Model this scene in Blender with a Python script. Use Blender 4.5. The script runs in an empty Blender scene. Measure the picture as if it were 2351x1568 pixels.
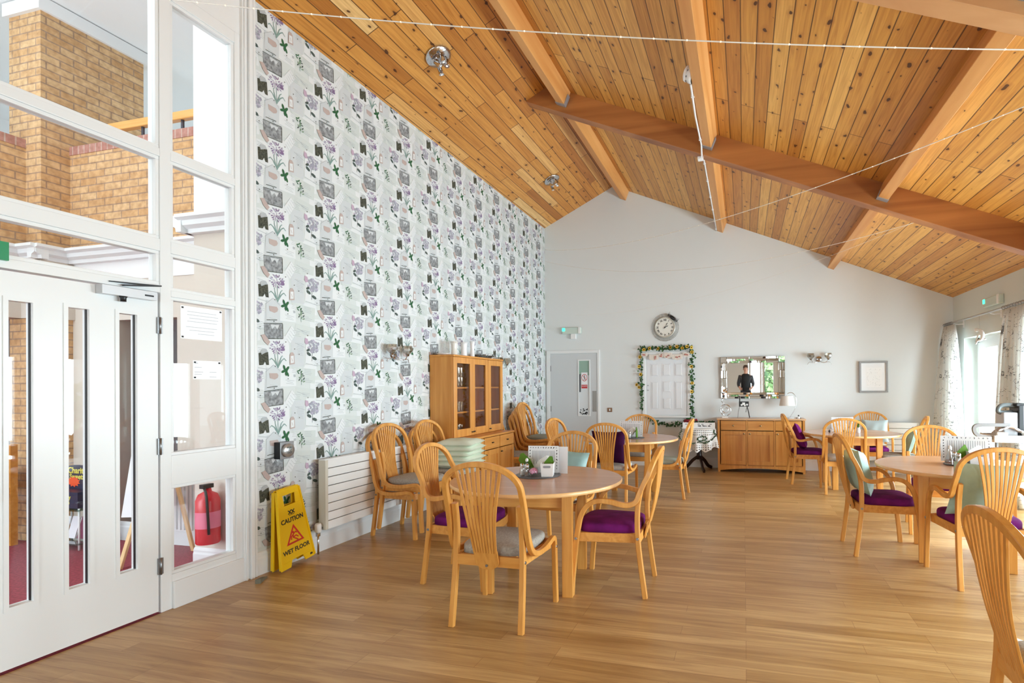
import bpy, math, random
from mathutils import Vector, Matrix, Euler
random.seed(7)
PI = math.pi
SC = bpy.context.scene
COL = SC.collection

# ------------------------------------------------------------------ camera, world, lights, exposure
def look_camera():
    r = Vector((0.96728, 0.25364, -0.00774)); 
    yaw, pit, rol = 0.2565841, 0.0050336, -0.0077425
    fwd = Vector((-math.sin(yaw), math.cos(yaw), 0)); right = Vector((math.cos(yaw), math.sin(yaw), 0)); up = Vector((0, 0, 1))
    c, s = math.cos(pit), math.sin(pit)
    fwd, up = c*fwd + s*up, c*up - s*fwd
    c, s = math.cos(rol), math.sin(rol)
    right, up = c*right + s*up, c*up - s*right
    m = Matrix((( right.x, up.x, -fwd.x, 0), (right.y, up.y, -fwd.y, 0), (right.z, up.z, -fwd.z, 1.383), (0, 0, 0, 1)))
    cam = bpy.data.cameras.new('camera')
    cam.sensor_width = 36; cam.lens = 1230.23*36/2351
    cam.shift_x = (1175.5 - 1384.58)/2351; cam.shift_y = (880.3 - 784)/2351
    cam.clip_start = 0.05; cam.clip_end = 200
    o = bpy.data.objects.new('camera', cam); o.matrix_world = m
    COL.objects.link(o); SC.camera = o
look_camera()
W = bpy.data.worlds.new('daylight'); SC.world = W; W.use_nodes = True
W.node_tree.nodes['Background'].inputs[0].default_value = (0.80, 0.92, 1.0, 1)
W.node_tree.nodes['Background'].inputs[1].default_value = 1.6
def area(name, loc, rot, sx, sy, power, color=(0.77, 0.905, 1.0)):
    l = bpy.data.lights.new(name, 'AREA'); l.shape = 'RECTANGLE'; l.size = sx; l.size_y = sy; l.energy = power; l.color = color
    o = bpy.data.objects.new(name, l); o.location = loc; o.rotation_euler = rot; COL.objects.link(o); return o
# daylight entering by the glazed openings of the right wall and the wall behind the viewer
area('window_daylight', (4.0, 7.9, 1.25), (0, PI/2, 0), 1.9, 1.5, 150)
area('window_daylight', (4.0, 5.4, 1.25), (0, PI/2, 0), 1.9, 2.3, 250)
area('window_daylight', (4.0, 1.9, 1.25), (0, PI/2, 0), 1.9, 2.8, 150)
area('window_daylight', (-1.2, -4.4, 1.5), (PI/2, 0, 0), 4.0, 2.0, 330)
area('lobby_fill', (-6.2, -2.7, 2.0), (math.radians(112), 0, 0), 3.4, 3.0, 75)  # added fill lamp, no opening here; evens out lobby brick and ceiling
area('lobby_upward_fill', (-5.4, -0.4, 2.8), (PI, 0, 0), 2.4, 2.4, 60)  # added lamp facing up to whiten the lobby ceiling; no fitting there
area('gallery_fill', (-6.0, 6.2, 4.9), (0, 0, 0), 2.2, 2.2, 26)  # added lamp that lifts the grey gallery bay; stands for no fixture
area('lobby_overhead_fill', (-5.4, 1.6, 4.85), (0, 0, 0), 2.0, 2.6, 8)  # weak overhead fill added for the lobby, not a real ceiling fitting
SC.view_settings.view_transform = 'Standard'; SC.view_settings.look = 'None'
SC.view_settings.gamma = 1; SC.view_settings.use_curve_mapping = False
SC.view_settings.exposure = 1.18
SC.cycles.max_bounces = 10; SC.cycles.diffuse_bounces = 6; SC.cycles.glossy_bounces = 4; SC.cycles.transparent_max_bounces = 16
SC.cycles.caustics_reflective = False; SC.cycles.caustics_refractive = False
SC.cycles.sample_clamp_indirect = 6

# ------------------------------------------------------------------ materials
def lin(c):
    return tuple((x/255/12.92 if x/255 <= 0.04045 else ((x/255+0.055)/1.055)**2.4) for x in c) + (1,)
MATS = {}
def mat(name, rgb=(200, 200, 200), rough=0.6, metal=0, spec=0.5, emit=None, alpha=None, trans=0, sheen=0, bump=None, vary=None):
    if name in MATS: return MATS[name]
    m = bpy.data.materials.new(name); m.use_nodes = True; MATS[name] = m
    nt = m.node_tree; b = nt.nodes['Principled BSDF']
    b.inputs['Base Color'].default_value = lin(rgb); b.inputs['Roughness'].default_value = rough
    b.inputs['Metallic'].default_value = metal; b.inputs['Specular IOR Level'].default_value = spec
    if trans: b.inputs['Transmission Weight'].default_value = trans
    if sheen: b.inputs['Sheen Weight'].default_value = sheen
    if emit: b.inputs['Emission Color'].default_value = lin(emit[0]); b.inputs['Emission Strength'].default_value = emit[1]
    tc = nt.nodes.new('ShaderNodeTexCoord')
    if vary:   # (scale, amount, stretch)
        mp = nt.nodes.new('ShaderNodeMapping'); mp.inputs['Scale'].default_value = vary[2] if len(vary) > 2 else (1, 1, 1)
        n = nt.nodes.new('ShaderNodeTexNoise'); n.inputs['Scale'].default_value = vary[0]; n.inputs['Detail'].default_value = 4
        nt.links.new(tc.outputs['Object'], mp.inputs[0]); nt.links.new(mp.outputs[0], n.inputs[0])
        r = nt.nodes.new('ShaderNodeMapRange'); r.inputs[1].default_value = 0.3; r.inputs[2].default_value = 0.7
        r.inputs[3].default_value = 1-vary[1]; r.inputs[4].default_value = 1+vary[1]
        nt.links.new(n.outputs[0], r.inputs[0])
        mx = nt.nodes.new('ShaderNodeVectorMath'); mx.operation = 'SCALE'; mx.inputs[0].default_value = lin(rgb)[:3]
        nt.links.new(r.outputs[0], mx.inputs['Scale']); nt.links.new(mx.outputs[0], b.inputs['Base Color'])
    if bump:
        n = nt.nodes.new('ShaderNodeTexNoise'); n.inputs['Scale'].default_value = bump[0]; n.inputs['Detail'].default_value = 3
        bp = nt.nodes.new('ShaderNodeBump'); bp.inputs['Strength'].default_value = bump[1]; bp.inputs['Distance'].default_value = 0.01
        nt.links.new(tc.outputs['Object'], n.inputs[0]); nt.links.new(n.outputs[0], bp.inputs['Height']); nt.links.new(bp.outputs[0], b.inputs['Normal'])
    return m
def glass(name, tint=(255, 255, 255), gloss=0.08):
    """thin window glass: see-through with a reflection that grows at grazing angles"""
    if name in MATS: return MATS[name]
    m = bpy.data.materials.new(name); m.use_nodes = True; MATS[name] = m
    nt = m.node_tree; nt.nodes.clear()
    o = nt.nodes.new('ShaderNodeOutputMaterial'); mx = nt.nodes.new('ShaderNodeMixShader')
    t = nt.nodes.new('ShaderNodeBsdfTransparent'); t.inputs[0].default_value = lin(tint)
    g = nt.nodes.new('ShaderNodeBsdfGlossy'); g.inputs['Roughness'].default_value = 0.01
    f = nt.nodes.new('ShaderNodeLayerWeight'); f.inputs[0].default_value = 0.5
    pw = nt.nodes.new('ShaderNodeMath'); pw.operation = 'POWER'; pw.inputs[1].default_value = 4.5; nt.links.new(f.outputs['Facing'], pw.inputs[0])
    ad = nt.nodes.new('ShaderNodeMath'); ad.operation = 'MULTIPLY_ADD'; ad.inputs[1].default_value = 0.9; ad.inputs[2].default_value = 0.03+gloss; ad.use_clamp = True
    nt.links.new(pw.outputs[0], ad.inputs[0]); nt.links.new(ad.outputs[0], mx.inputs[0])
    nt.links.new(t.outputs[0], mx.inputs[1]); nt.links.new(g.outputs[0], mx.inputs[2]); nt.links.new(mx.outputs[0], o.inputs[0])
    return m
def nodes(name, rough=0.5):
    m = bpy.data.materials.new(name); m.use_nodes = True; MATS[name] = m
    nt = m.node_tree; b = nt.nodes['Principled BSDF']; b.inputs['Roughness'].default_value = rough
    def N(t, **k):
        n = nt.nodes.new('ShaderNode'+t)
        for a, v in k.items(): setattr(n, a, v)
        return n
    def L(a, b_): nt.links.new(a, b_)
    return m, nt, b, N, L
def ramp(N, pts):
    r = N('ValToRGB'); e = r.color_ramp.elements
    while len(e) < len(pts): e.new(0.5)
    for x, (p, c) in zip(e, pts): x.position = p; x.color = lin(c)
    return r
def mathn(N, L, op, a, b=None, clamp=False):
    n = N('Math', operation=op); n.use_clamp = clamp
    for i, v in enumerate((a, b)):
        if v is None: continue
        if isinstance(v, (int, float)): n.inputs[i].default_value = v
        else: L(v, n.inputs[i])
    return n.outputs[0]
def mixc(N, L, fac, a, b, mode='MIX'):
    n = N('Mix', data_type='RGBA', blend_type=mode)
    for i, v in ((0, fac), (6, a), (7, b)):
        if isinstance(v, (int, float)): n.inputs[i].default_value = v
        elif isinstance(v, tuple): n.inputs[i].default_value = v
        else: L(v, n.inputs[i])
    return n.outputs[2]
def wood(name, c1, c2, axis=2, rough=0.38, scale=1.0, coat=0.0):
    """plain timber with grain running along one object axis"""
    m, nt, b, N, L = nodes(name, rough)
    tc = N('TexCoord'); mp = N('Mapping'); s = [28*scale]*3; s[axis] = 1.6*scale; mp.inputs['Scale'].default_value = s
    L(tc.outputs['Object'], mp.inputs[0])
    n = N('TexNoise'); n.inputs['Scale'].default_value = 1.0; n.inputs['Detail'].default_value = 5; n.inputs['Distortion'].default_value = 0.6
    L(mp.outputs[0], n.inputs[0]); r = ramp(N, [(0.3, c1), (0.7, c2)]); L(n.outputs[0], r.inputs[0]); L(r.outputs[0], b.inputs['Base Color'])
    if coat: b.inputs['Coat Weight'].default_value = coat
    return m
def boards(name, theta, tones, brickw, gap=(70, 35, 12)):
    """knotty pine lining: boards run along world Y, courses step down the slope"""
    m, nt, b, N, L = nodes(name, 0.42)
    tc = N('TexCoord'); sp = N('SeparateXYZ'); L(tc.outputs['Object'], sp.inputs[0])
    s = mathn(N, L, 'MULTIPLY', sp.outputs[0], 1/math.cos(theta))
    cv = N('CombineXYZ'); L(sp.outputs[1], cv.inputs[0]); L(s, cv.inputs[1])
    row = mathn(N, L, 'FLOOR', mathn(N, L, 'DIVIDE', s, 0.125))
    br = N('TexBrick', offset=0.43, offset_frequency=2, squash=1); L(cv.outputs[0], br.inputs['Vector'])
    br.inputs['Scale'].default_value = 1; br.inputs['Brick Width'].default_value = brickw; br.inputs['Row Height'].default_value = 0.125
    br.inputs['Mortar Size'].default_value = 0.0042; br.inputs['Mortar Smooth'].default_value = 0.15; br.inputs['Bias'].default_value = 0
    br.inputs['Color1'].default_value = (0, 0, 0, 1); br.inputs['Color2'].default_value = (1, 1, 1, 1); br.inputs['Mortar'].default_value = (0.5, 0.5, 0.5, 1)
    wn = N('TexWhiteNoise', noise_dimensions='1D'); L(row, wn.inputs['W'])
    tone = mixc(N, L, 0.5, br.outputs['Color'], wn.outputs['Value'])
    r = ramp(N, tones); L(tone, r.inputs[0])
    mp = N('Mapping'); mp.inputs['Scale'].default_value = (1.3, 30, 1); L(cv.outputs[0], mp.inputs[0])
    off = N('VectorMath', operation='ADD'); L(mp.outputs[0], off.inputs[0]); L(wn.outputs['Color'], off.inputs[1])
    g = N('TexNoise'); g.inputs['Scale'].default_value = 1.2; g.inputs['Detail'].default_value = 6; g.inputs['Distortion'].default_value = 1.2; L(off.outputs[0], g.inputs[0])
    gr = ramp(N, [(0.3, (212, 190, 164)), (0.62, (255, 255, 255))]); L(g.outputs[0], gr.inputs[0])
    c = mixc(N, L, 0.75, r.outputs[0], gr.outputs[0], 'MULTIPLY')
    # knots
    kv = N('Mapping'); kv.inputs['Scale'].default_value = (4.2, 8.0, 1); L(cv.outputs[0], kv.inputs[0])
    nz = N('TexNoise'); nz.inputs['Scale'].default_value = 12; nz.inputs['Detail'].default_value = 1; L(cv.outputs[0], nz.inputs[0])
    nk = N('VectorMath', operation='MULTIPLY_ADD'); L(nz.outputs['Color'], nk.inputs[0]); nk.inputs[1].default_value = (0.4, 0.3, 0); L(kv.outputs[0], nk.inputs[2])
    vo = N('TexVoronoi', voronoi_dimensions='2D'); vo.inputs['Scale'].default_value = 1; L(nk.outputs[0], vo.inputs['Vector'])
    sc = N('SeparateColor'); L(vo.outputs['Color'], sc.inputs[0])
    rad = mathn(N, L, 'MULTIPLY', mathn(N, L, 'SUBTRACT', sc.outputs[0], 0.14), 0.14)
    k = mathn(N, L, 'SUBTRACT', rad, vo.outputs['Distance']); k = mathn(N, L, 'MULTIPLY', k, 34, True)
    halo = mathn(N, L, 'MULTIPLY', mathn(N, L, 'SUBTRACT', mathn(N, L, 'MULTIPLY', rad, 2.6), vo.outputs['Distance']), 5, True)
    c = mixc(N, L, mathn(N, L, 'MULTIPLY', halo, 0.35), c, lin((150, 82, 28)))
    c = mixc(N, L, mathn(N, L, 'MULTIPLY', k, 0.88), c, lin((62, 26, 10)))
    c = mixc(N, L, mathn(N, L, 'MULTIPLY', br.outputs['Fac'], 0.85), c, lin(gap))
    L(c, b.inputs['Base Color'])
    bp = N('Bump'); bp.inputs['Strength'].default_value = 0.5; bp.inputs['Distance'].default_value = 0.006
    L(mathn(N, L, 'SUBTRACT', 1, br.outputs['Fac']), bp.inputs['Height']); L(bp.outputs[0], b.inputs['Normal'])
    return m
def floor_mat():
    m, nt, b, N, L = nodes('oak_vinyl_floor', 0.34)
    tc = N('TexCoord')
    br = N('TexBrick', offset=0.37, offset_frequency=3, squash=1); L(tc.outputs['Object'], br.inputs['Vector'])
    br.inputs['Scale'].default_value = 1; br.inputs['Brick Width'].default_value = 0.95; br.inputs['Row Height'].default_value = 0.1
    br.inputs['Mortar Size'].default_value = 0.001; br.inputs['Mortar Smooth'].default_value = 0.3; br.inputs['Bias'].default_value = 0
    br.inputs['Color1'].default_value = lin((178, 140, 86)); br.inputs['Color2'].default_value = lin((206, 171, 118)); br.inputs['Mortar'].default_value = lin((140, 98, 58))
    mp = N('Mapping'); mp.inputs['Scale'].default_value = (1.1, 16, 1); L(tc.outputs['Object'], mp.inputs[0])
    ad = N('VectorMath', operation='ADD'); L(mp.outputs[0], ad.inputs[0]); L(br.outputs['Color'], ad.inputs[1])
    g = N('TexNoise'); g.inputs['Scale'].default_value = 1.5; g.inputs['Detail'].default_value = 7; g.inputs['Roughness'].default_value = 0.62; g.inputs['Distortion'].default_value = 0.9; L(ad.outputs[0], g.inputs[0])
    gr = ramp(N, [(0.3, (196, 174, 150)), (0.66, (255, 253, 248))]); L(g.outputs[0], gr.inputs[0])
    c = mixc(N, L, 0.85, br.outputs['Color'], gr.outputs[0], 'MULTIPLY'); L(c, b.inputs['Base Color'])
    b.inputs['Specular IOR Level'].default_value = 0.55
    return m
def brick_mat(name, c1, c2, mortar, bw=0.21, rh=0.069, ms=0.006):
    m, nt, b, N, L = nodes(name, 0.85)
    tc = N('TexCoord'); sp = N('SeparateXYZ'); L(tc.outputs['Object'], sp.inputs[0])
    cv = N('CombineXYZ'); L(mathn(N, L, 'ADD', sp.outputs[0], sp.outputs[1]), cv.inputs[0]); L(sp.outputs[2], cv.inputs[1])
    br = N('TexBrick', offset=0.5); L(cv.outputs[0], br.inputs['Vector']); br.inputs['Scale'].default_value = 1
    br.inputs['Brick Width'].default_value = bw; br.inputs['Row Height'].default_value = rh; br.inputs['Mortar Size'].default_value = ms
    br.inputs['Color1'].default_value = lin(c1); br.inputs['Color2'].default_value = lin(c2); br.inputs['Mortar'].default_value = lin(mortar)
    n = N('TexNoise'); n.inputs['Scale'].default_value = 22; n.inputs['Detail'].default_value = 4; L(tc.outputs['Object'], n.inputs[0])
    r = ramp(N, [(0.3, (205, 195, 185)), (0.7, (255, 255, 255))]); L(n.outputs[0], r.inputs[0])
    L(mixc(N, L, 0.8, br.outputs['Color'], r.outputs[0], 'MULTIPLY'), b.inputs['Base Color'])
    bp = N('Bump'); bp.inputs['Strength'].default_value = 0.6; bp.inputs['Distance'].default_value = 0.01
    L(mathn(N, L, 'SUBTRACT', 1, br.outputs['Fac']), bp.inputs['Height']); L(bp.outputs[0], b.inputs['Normal'])
    return m

BEECH = wood('beech_wood', (204, 138, 60), (228, 166, 86), 2, 0.36)
BEECHY = wood('beech_wood_lengthwise', (204, 138, 60), (228, 166, 86), 1, 0.36)
BEECHX = wood('beech_wood_crosswise', (204, 138, 60), (228, 166, 86), 0, 0.36)
TABLETOP = wood('beech_table_top', (188, 142, 108), (206, 162, 128), 0, 0.22, 0.7)
TEDGE = wood('table_edge', (222, 172, 112), (236, 190, 134), 0, 0.3)
CAB = wood('cabinet_wood', (198, 130, 54), (220, 156, 78), 2, 0.36, 0.8)
CABX = wood('cabinet_wood_across', (198, 130, 54), (220, 156, 78), 0, 0.36, 0.8)
CABY = wood('cabinet_wood_along', (198, 130, 54), (220, 156, 78), 1, 0.36, 0.8)
PINE_L = boards('pine_boards_left', 0.4566, [(0.0, (172, 106, 44)), (0.3, (206, 138, 60)), (0.65, (222, 158, 78)), (0.85, (240, 196, 130)), (1.0, (244, 206, 146))], 1.55)
PINE_R = boards('pine_boards_right', 0.3997, [(0.0, (192, 128, 54)), (0.5, (222, 164, 80)), (1.0, (238, 188, 106))], 9.0)
RAFTER = wood('rafter_timber', (128, 70, 32), (192, 126, 68), 0, 0.42, 0.16)
PALERAFTER = wood('pale_rafter_timber', (202, 144, 94), (226, 178, 128), 0, 0.42, 0.2)
PURLIN = wood('purlin_timber', (206, 138, 72), (230, 172, 106), 1, 0.45, 0.35)
FLOOR = floor_mat()
WHITE = mat('white_gloss_paint', (232, 234, 235), 0.3)
WALL = mat('wall_paint', (222, 226, 227), 0.75)
CREAM = mat('lobby_cream_paint', (214, 204, 192), 0.8)
CEILW = mat('lobby_white_paint', (240, 240, 240), 0.8)
BRICK = brick_mat('buff_brick', (230, 192, 146), (216, 170, 120), (178, 148, 124))
COPING = brick_mat('red_brick_coping', (200, 150, 138), (186, 132, 120), (206, 180, 168), 0.075, 0.3)
CARPET = mat('red_carpet', (150, 60, 74), 0.95, vary=(60, 0.35))
PURPLE = mat('purple_velvet', (108, 26, 102), 0.85, spec=0.15, vary=(9, 0.35))
GREYF = mat('grey_fabric', (162, 158, 150), 0.9, vary=(90, 0.2))
LIGHTF = mat('pale_grey_fabric', (186, 186, 182), 0.9, vary=(90, 0.12))
MINT = mat('mint_fabric', (216, 226, 208), 0.8, vary=(8, 0.06))
TEAL = mat('sage_teal_satin', (158, 188, 180), 0.55, vary=(10, 0.12))
CHROME = mat('chrome', (205, 205, 208), 0.12, 1)
STEEL = mat('brushed_steel', (150, 150, 152), 0.35, 1)
GALV = mat('galvanised_steel', (176, 182, 190), 0.45, 0.6)
BLACK = mat('black_plastic', (22, 22, 24), 0.4)
GREY = mat('grey_plastic', (130, 130, 130), 0.5)
WPLAS = mat('white_plastic', (236, 236, 236), 0.35)
PAPER = mat('white_paper', (236, 237, 240), 0.7)
INK = mat('grey_ink', (120, 122, 130), 0.8)
DINK = mat('dark_ink', (30, 30, 34), 0.8)
GLASS = glass('window_glass', (250, 252, 251), 0.0)
THINGLASS = glass('drinking_glass', (242, 244, 244), 0.2)
LEAF = mat('leaf_green', (52, 104, 46), 0.6)
LEAFD = mat('ivy_green', (34, 72, 34), 0.6)
YELLOWP = mat('sunflower_petal', (228, 186, 50), 0.6)
PINK = mat('pink_petal', (222, 150, 184), 0.6)
GLOWG = mat('exit_sign_green_lamp', (60, 200, 150), 0.4, emit=((60, 220, 160), 1.2))

# ------------------------------------------------------------------ mesh builder
class MB:
    def __init__(s): s.v = []; s.f = []; s.m = []; s.sm = []; s.M = Matrix(); s.k = 0
    def add(s, vs, fs, smooth=False):
        b = len(s.v); s.v += [tuple(s.M @ Vector(p)) for p in vs]
        for f in fs: s.f.append([i+b for i in f]); s.m.append(s.k); s.sm.append(smooth)
        return s
    def box(s, c, d, rot=None):
        x, y, z = d[0]/2, d[1]/2, d[2]/2
        vs = [Vector((i*x, j*y, k*z)) for i in (-1, 1) for j in (-1, 1) for k in (-1, 1)]
        if rot: R_ = Euler(rot).to_matrix(); vs = [R_ @ p for p in vs]
        vs = [p + Vector(c) for p in vs]
        return s.add(vs, [(0, 1, 3, 2), (4, 6, 7, 5), (0, 4, 5, 1), (2, 3, 7, 6), (0, 2, 6, 4), (1, 5, 7, 3)])
    def bb(s, x0, x1, y0, y1, z0, z1): return s.box(((x0+x1)/2, (y0+y1)/2, (z0+z1)/2), (abs(x1-x0), abs(y1-y0), abs(z1-z0)))
    def prism(s, poly, fn, t0, t1):
        """poly 2D (ccw or cw), fn(u,v,t)->xyz"""
        n = len(poly); vs = [fn(u, v, t0) for u, v in poly] + [fn(u, v, t1) for u, v in poly]
        return s.add(vs, [list(range(n))[::-1], list(range(n, 2*n))] + [(i, (i+1) % n, n+(i+1) % n, n+i) for i in range(n)])
    def poly(s, pts): return s.add(pts, [list(range(len(pts)))])
    def lathe(s, prof, c=(0, 0, 0), n=24, smooth=True, axis='z', cap=True):
        vs = []
        for r, h in prof:
            for i in range(n):
                a = 2*PI*i/n; x, y = r*math.cos(a), r*math.sin(a)
                p = (x, y, h) if axis == 'z' else ((x, h, y) if axis == 'y' else (h, x, y))
                vs.append((p[0]+c[0], p[1]+c[1], p[2]+c[2]))
        fs = []
        for j in range(len(prof)-1):
            for i in range(n): fs.append((j*n+i, j*n+(i+1) % n, (j+1)*n+(i+1) % n, (j+1)*n+i))
        s.add(vs, fs, smooth)
        if cap:
            b = len(s.v)-len(vs)
            for j in (0, len(prof)-1):
                if prof[j][0] > 1e-6: s.f.append([b+j*n+i for i in range(n)]); s.m.append(s.k); s.sm.append(False)
        return s
    def sweep(s, path, w, h, refs=None, smooth=True, closed=False, cut=0.2, ws=None):
        """rectangular section (w along A, h along B) with small chamfers; A follows refs"""
        P = [Vector(p) for p in path]; n = len(P); rings = []
        for i in range(n):
            a = P[(i-1) % n] if (closed or i) else P[0]; b = P[(i+1) % n] if (closed or i < n-1) else P[-1]
            T = (b-a).normalized(); ref = Vector(refs[i] if refs and isinstance(refs, list) else (refs or (1, 0, 0)))
            A = (ref - T*ref.dot(T)).normalized(); B = T.cross(A)
            ww = (ws[i] if ws else w)/2; hh = h/2; c = cut*min(ww, hh)
            rings.append([P[i]+A*x+B*y for x, y in ((ww, -hh+c), (ww, hh-c), (ww-c, hh), (-ww+c, hh), (-ww, hh-c), (-ww, -hh+c), (-ww+c, -hh), (ww-c, -hh))])
        vs = []; fs = []
        m = n if closed else n-1
        for j in range(8):
            b = len(vs)
            for i in range(n): vs += [rings[i][j], rings[i][(j+1) % 8]]
            for i in range(m): k = (i+1) % n; fs.append((b+2*i, b+2*i+1, b+2*k+1, b+2*k))
        s.add(vs, fs, smooth)
        if not closed: s.add(rings[0], [tuple(range(8))[::-1]]); s.add(rings[-1], [tuple(range(8))])
        return s
    def tube(s, path, r, n=8, closed=False, rs=None):
        P = [Vector(p) for p in path]; N_ = len(P); vs = []; up = None
        for i in range(N_):
            a = P[(i-1) % N_] if (closed or i) else P[0]; b = P[(i+1) % N_] if (closed or i < N_-1) else P[-1]
            T = (b-a); T = T.normalized() if T.length > 1e-9 else Vector((0, 0, 1))
            if up is None: up = Vector((0, 0, 1)) if abs(T.z) < 0.9 else Vector((1, 0, 0))
            A = (up - T*up.dot(T)); A = A.normalized() if A.length > 1e-6 else T.orthogonal().normalized(); up = A; B = T.cross(A)
            rr = rs[i] if rs else r
            for j in range(n): q = 2*PI*j/n; vs.append(P[i]+A*math.cos(q)*rr+B*math.sin(q)*rr)
        fs = []
        for i in range(N_ if closed else N_-1):
            for j in range(n): fs.append((i*n+j, i*n+(j+1) % n, ((i+1) % N_)*n+(j+1) % n, ((i+1) % N_)*n+j))
        if not closed: fs += [list(range(n))[::-1], [(N_-1)*n+j for j in range(n)]]
        return s.add(vs, fs, True)
    def ball(s, c, r, n=12, m=8):
        rx, ry, rz = (r, r, r) if isinstance(r, (int, float)) else r
        vs = [(c[0], c[1], c[2]-rz)]
        for j in range(1, m):
            t = PI*j/m - PI/2
            for i in range(n): a = 2*PI*i/n; vs.append((c[0]+rx*math.cos(t)*math.cos(a), c[1]+ry*math.cos(t)*math.sin(a), c[2]+rz*math.sin(t)))
        vs.append((c[0], c[1], c[2]+rz)); k = len(vs)-1
        fs = [(0, 1+(i+1) % n, 1+i) for i in range(n)]
        for j in range(m-2):
            for i in range(n): fs.append((1+j*n+i, 1+j*n+(i+1) % n, 1+(j+1)*n+(i+1) % n, 1+(j+1)*n+i))
        fs += [(k, 1+(m-2)*n+i, 1+(m-2)*n+(i+1) % n) for i in range(n)]
        return s.add(vs, fs, True)
    def pillow(s, w, h, t, n=10, pinch=0.06):
        """cushion lying in local XY, centred at the origin"""
        for sg in (1, -1):
            vs = []
            for i in range(n+1):
                for j in range(n+1):
                    u, v = 2*i/n-1, 2*j/n-1
                    z = t/2*((1-u**4)*(1-v**4))**0.5
                    x = u*w/2*(1-pinch*(1-v*v)); y = v*h/2*(1-pinch*(1-u*u))
                    z += 0.06*t*math.sin(7*u+3*v)*(1-u*u)*(1-v*v)
                    vs.append((x, y, sg*z))
            fs = []
            for i in range(n):
                for j in range(n):
                    q = (i*(n+1)+j, (i+1)*(n+1)+j, (i+1)*(n+1)+j+1, i*(n+1)+j+1); fs.append(q if sg > 0 else q[::-1])
            s.add(vs, fs, True)
        return s
    def pad(s, outline, z0, z1, r=0.02, dome=0.008):
        """upholstered pad: closed outline, rounded edges, domed top"""
        n = len(outline); cx = sum(p[0] for p in outline)/n; cy = sum(p[1] for p in outline)/n
        lv = [(0.0, z0+0.0), (0.0, z1-r)] + [(r*(1-math.cos(a)), z1-r+r*math.sin(a)) for a in (0.4, 0.8, 1.2, PI/2)]
        ex = max(abs(p[0]-cx) for p in outline); rings = []
        for ins, z in lv: k = 1-ins/ex; rings.append([(cx+(x-cx)*k, cy+(y-cy)*k, z) for x, y in outline])
        for k in (0.7, 0.4, 0.1): rings.append([(cx+(x-cx)*k, cy+(y-cy)*k, z1+dome*(1-k*k)) for x, y in outline])
        vs = [p for r_ in rings for p in r_]; fs = [list(range(n))[::-1], [(len(rings)-1)*n+i for i in range(n)]]
        for j in range(len(rings)-1):
            for i in range(n): fs.append((j*n+i, j*n+(i+1) % n, (j+1)*n+(i+1) % n, (j+1)*n+i))
        return s.add(vs, fs, True)
    def mesh(s, name, mats):
        me = bpy.data.meshes.new(name); me.from_pydata(s.v, [], s.f)
        for m in (mats if isinstance(mats, (list, tuple)) else [mats]): me.materials.append(m)
        me.polygons.foreach_set('material_index', s.m); me.polygons.foreach_set('use_smooth', s.sm); me.update(); return me
    def build(s, name, mats, parent=None, bevel=0, loc=None):
        return inst(name, s.mesh(name, mats), parent, bevel, loc)
def inst(name, me, parent=None, bevel=0, loc=None):
    o = bpy.data.objects.new(name, me); COL.objects.link(o)
    if parent: o.parent = parent
    if loc: o.location = loc
    if bevel:
        b = o.modifiers.new('bevel', 'BEVEL'); b.width = bevel; b.segments = 2; b.limit_method = 'ANGLE'; b.angle_limit = 0.7
    return o
def tag(o, label=None, cat=None, group=None, kind=None):
    for k, v in (('label', label), ('category', cat), ('group', group), ('kind', kind)):
        if v: o[k] = v
    return o
def empty(name, loc, rz=0, label=None, cat=None, group=None):
    o = bpy.data.objects.new(name, None); COL.objects.link(o); o.location = loc; o.rotation_euler = (0, 0, rz); o.empty_display_size = 0.1
    return tag(o, label, cat, group)
def part(o, label): o['label'] = label; return o
_txt = {}
def text_mesh(body, size, extrude=0.0004, align='CENTER', bold=False):
    cu = bpy.data.curves.new('lettering', 'FONT'); cu.body = body; cu.size = size; cu.align_x = align; cu.align_y = 'CENTER'; cu.extrude = extrude
    cu.resolution_u = 3
    if bold: cu.offset = size*0.028
    o = bpy.data.objects.new('lettering', cu); COL.objects.link(o)
    dg = bpy.context.evaluated_depsgraph_get(); me = bpy.data.meshes.new_from_object(o.evaluated_get(dg))
    vs = [tuple(v.co) for v in me.vertices]; fs = [tuple(p.vertices) for p in me.polygons]
    bpy.data.objects.remove(o); bpy.data.curves.remove(cu); bpy.data.meshes.remove(me)
    return vs, fs
def addtext(mb, body, size, M, extrude=0.0004, bold=False, align='CENTER'):
    """letters in the local XY plane of matrix M"""
    vs, fs = text_mesh(body, size, extrude, align, bold); mb.add([M @ Vector(v) for v in vs], fs)
FACE_NEG_Y = Matrix.Rotation(PI/2, 4, 'X')                      # text readable by someone looking along +Y
FACE_POS_X = Matrix.Rotation(PI/2, 4, 'Z') @ Matrix.Rotation(PI/2, 4, 'X')   # readable by someone looking along -X
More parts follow.
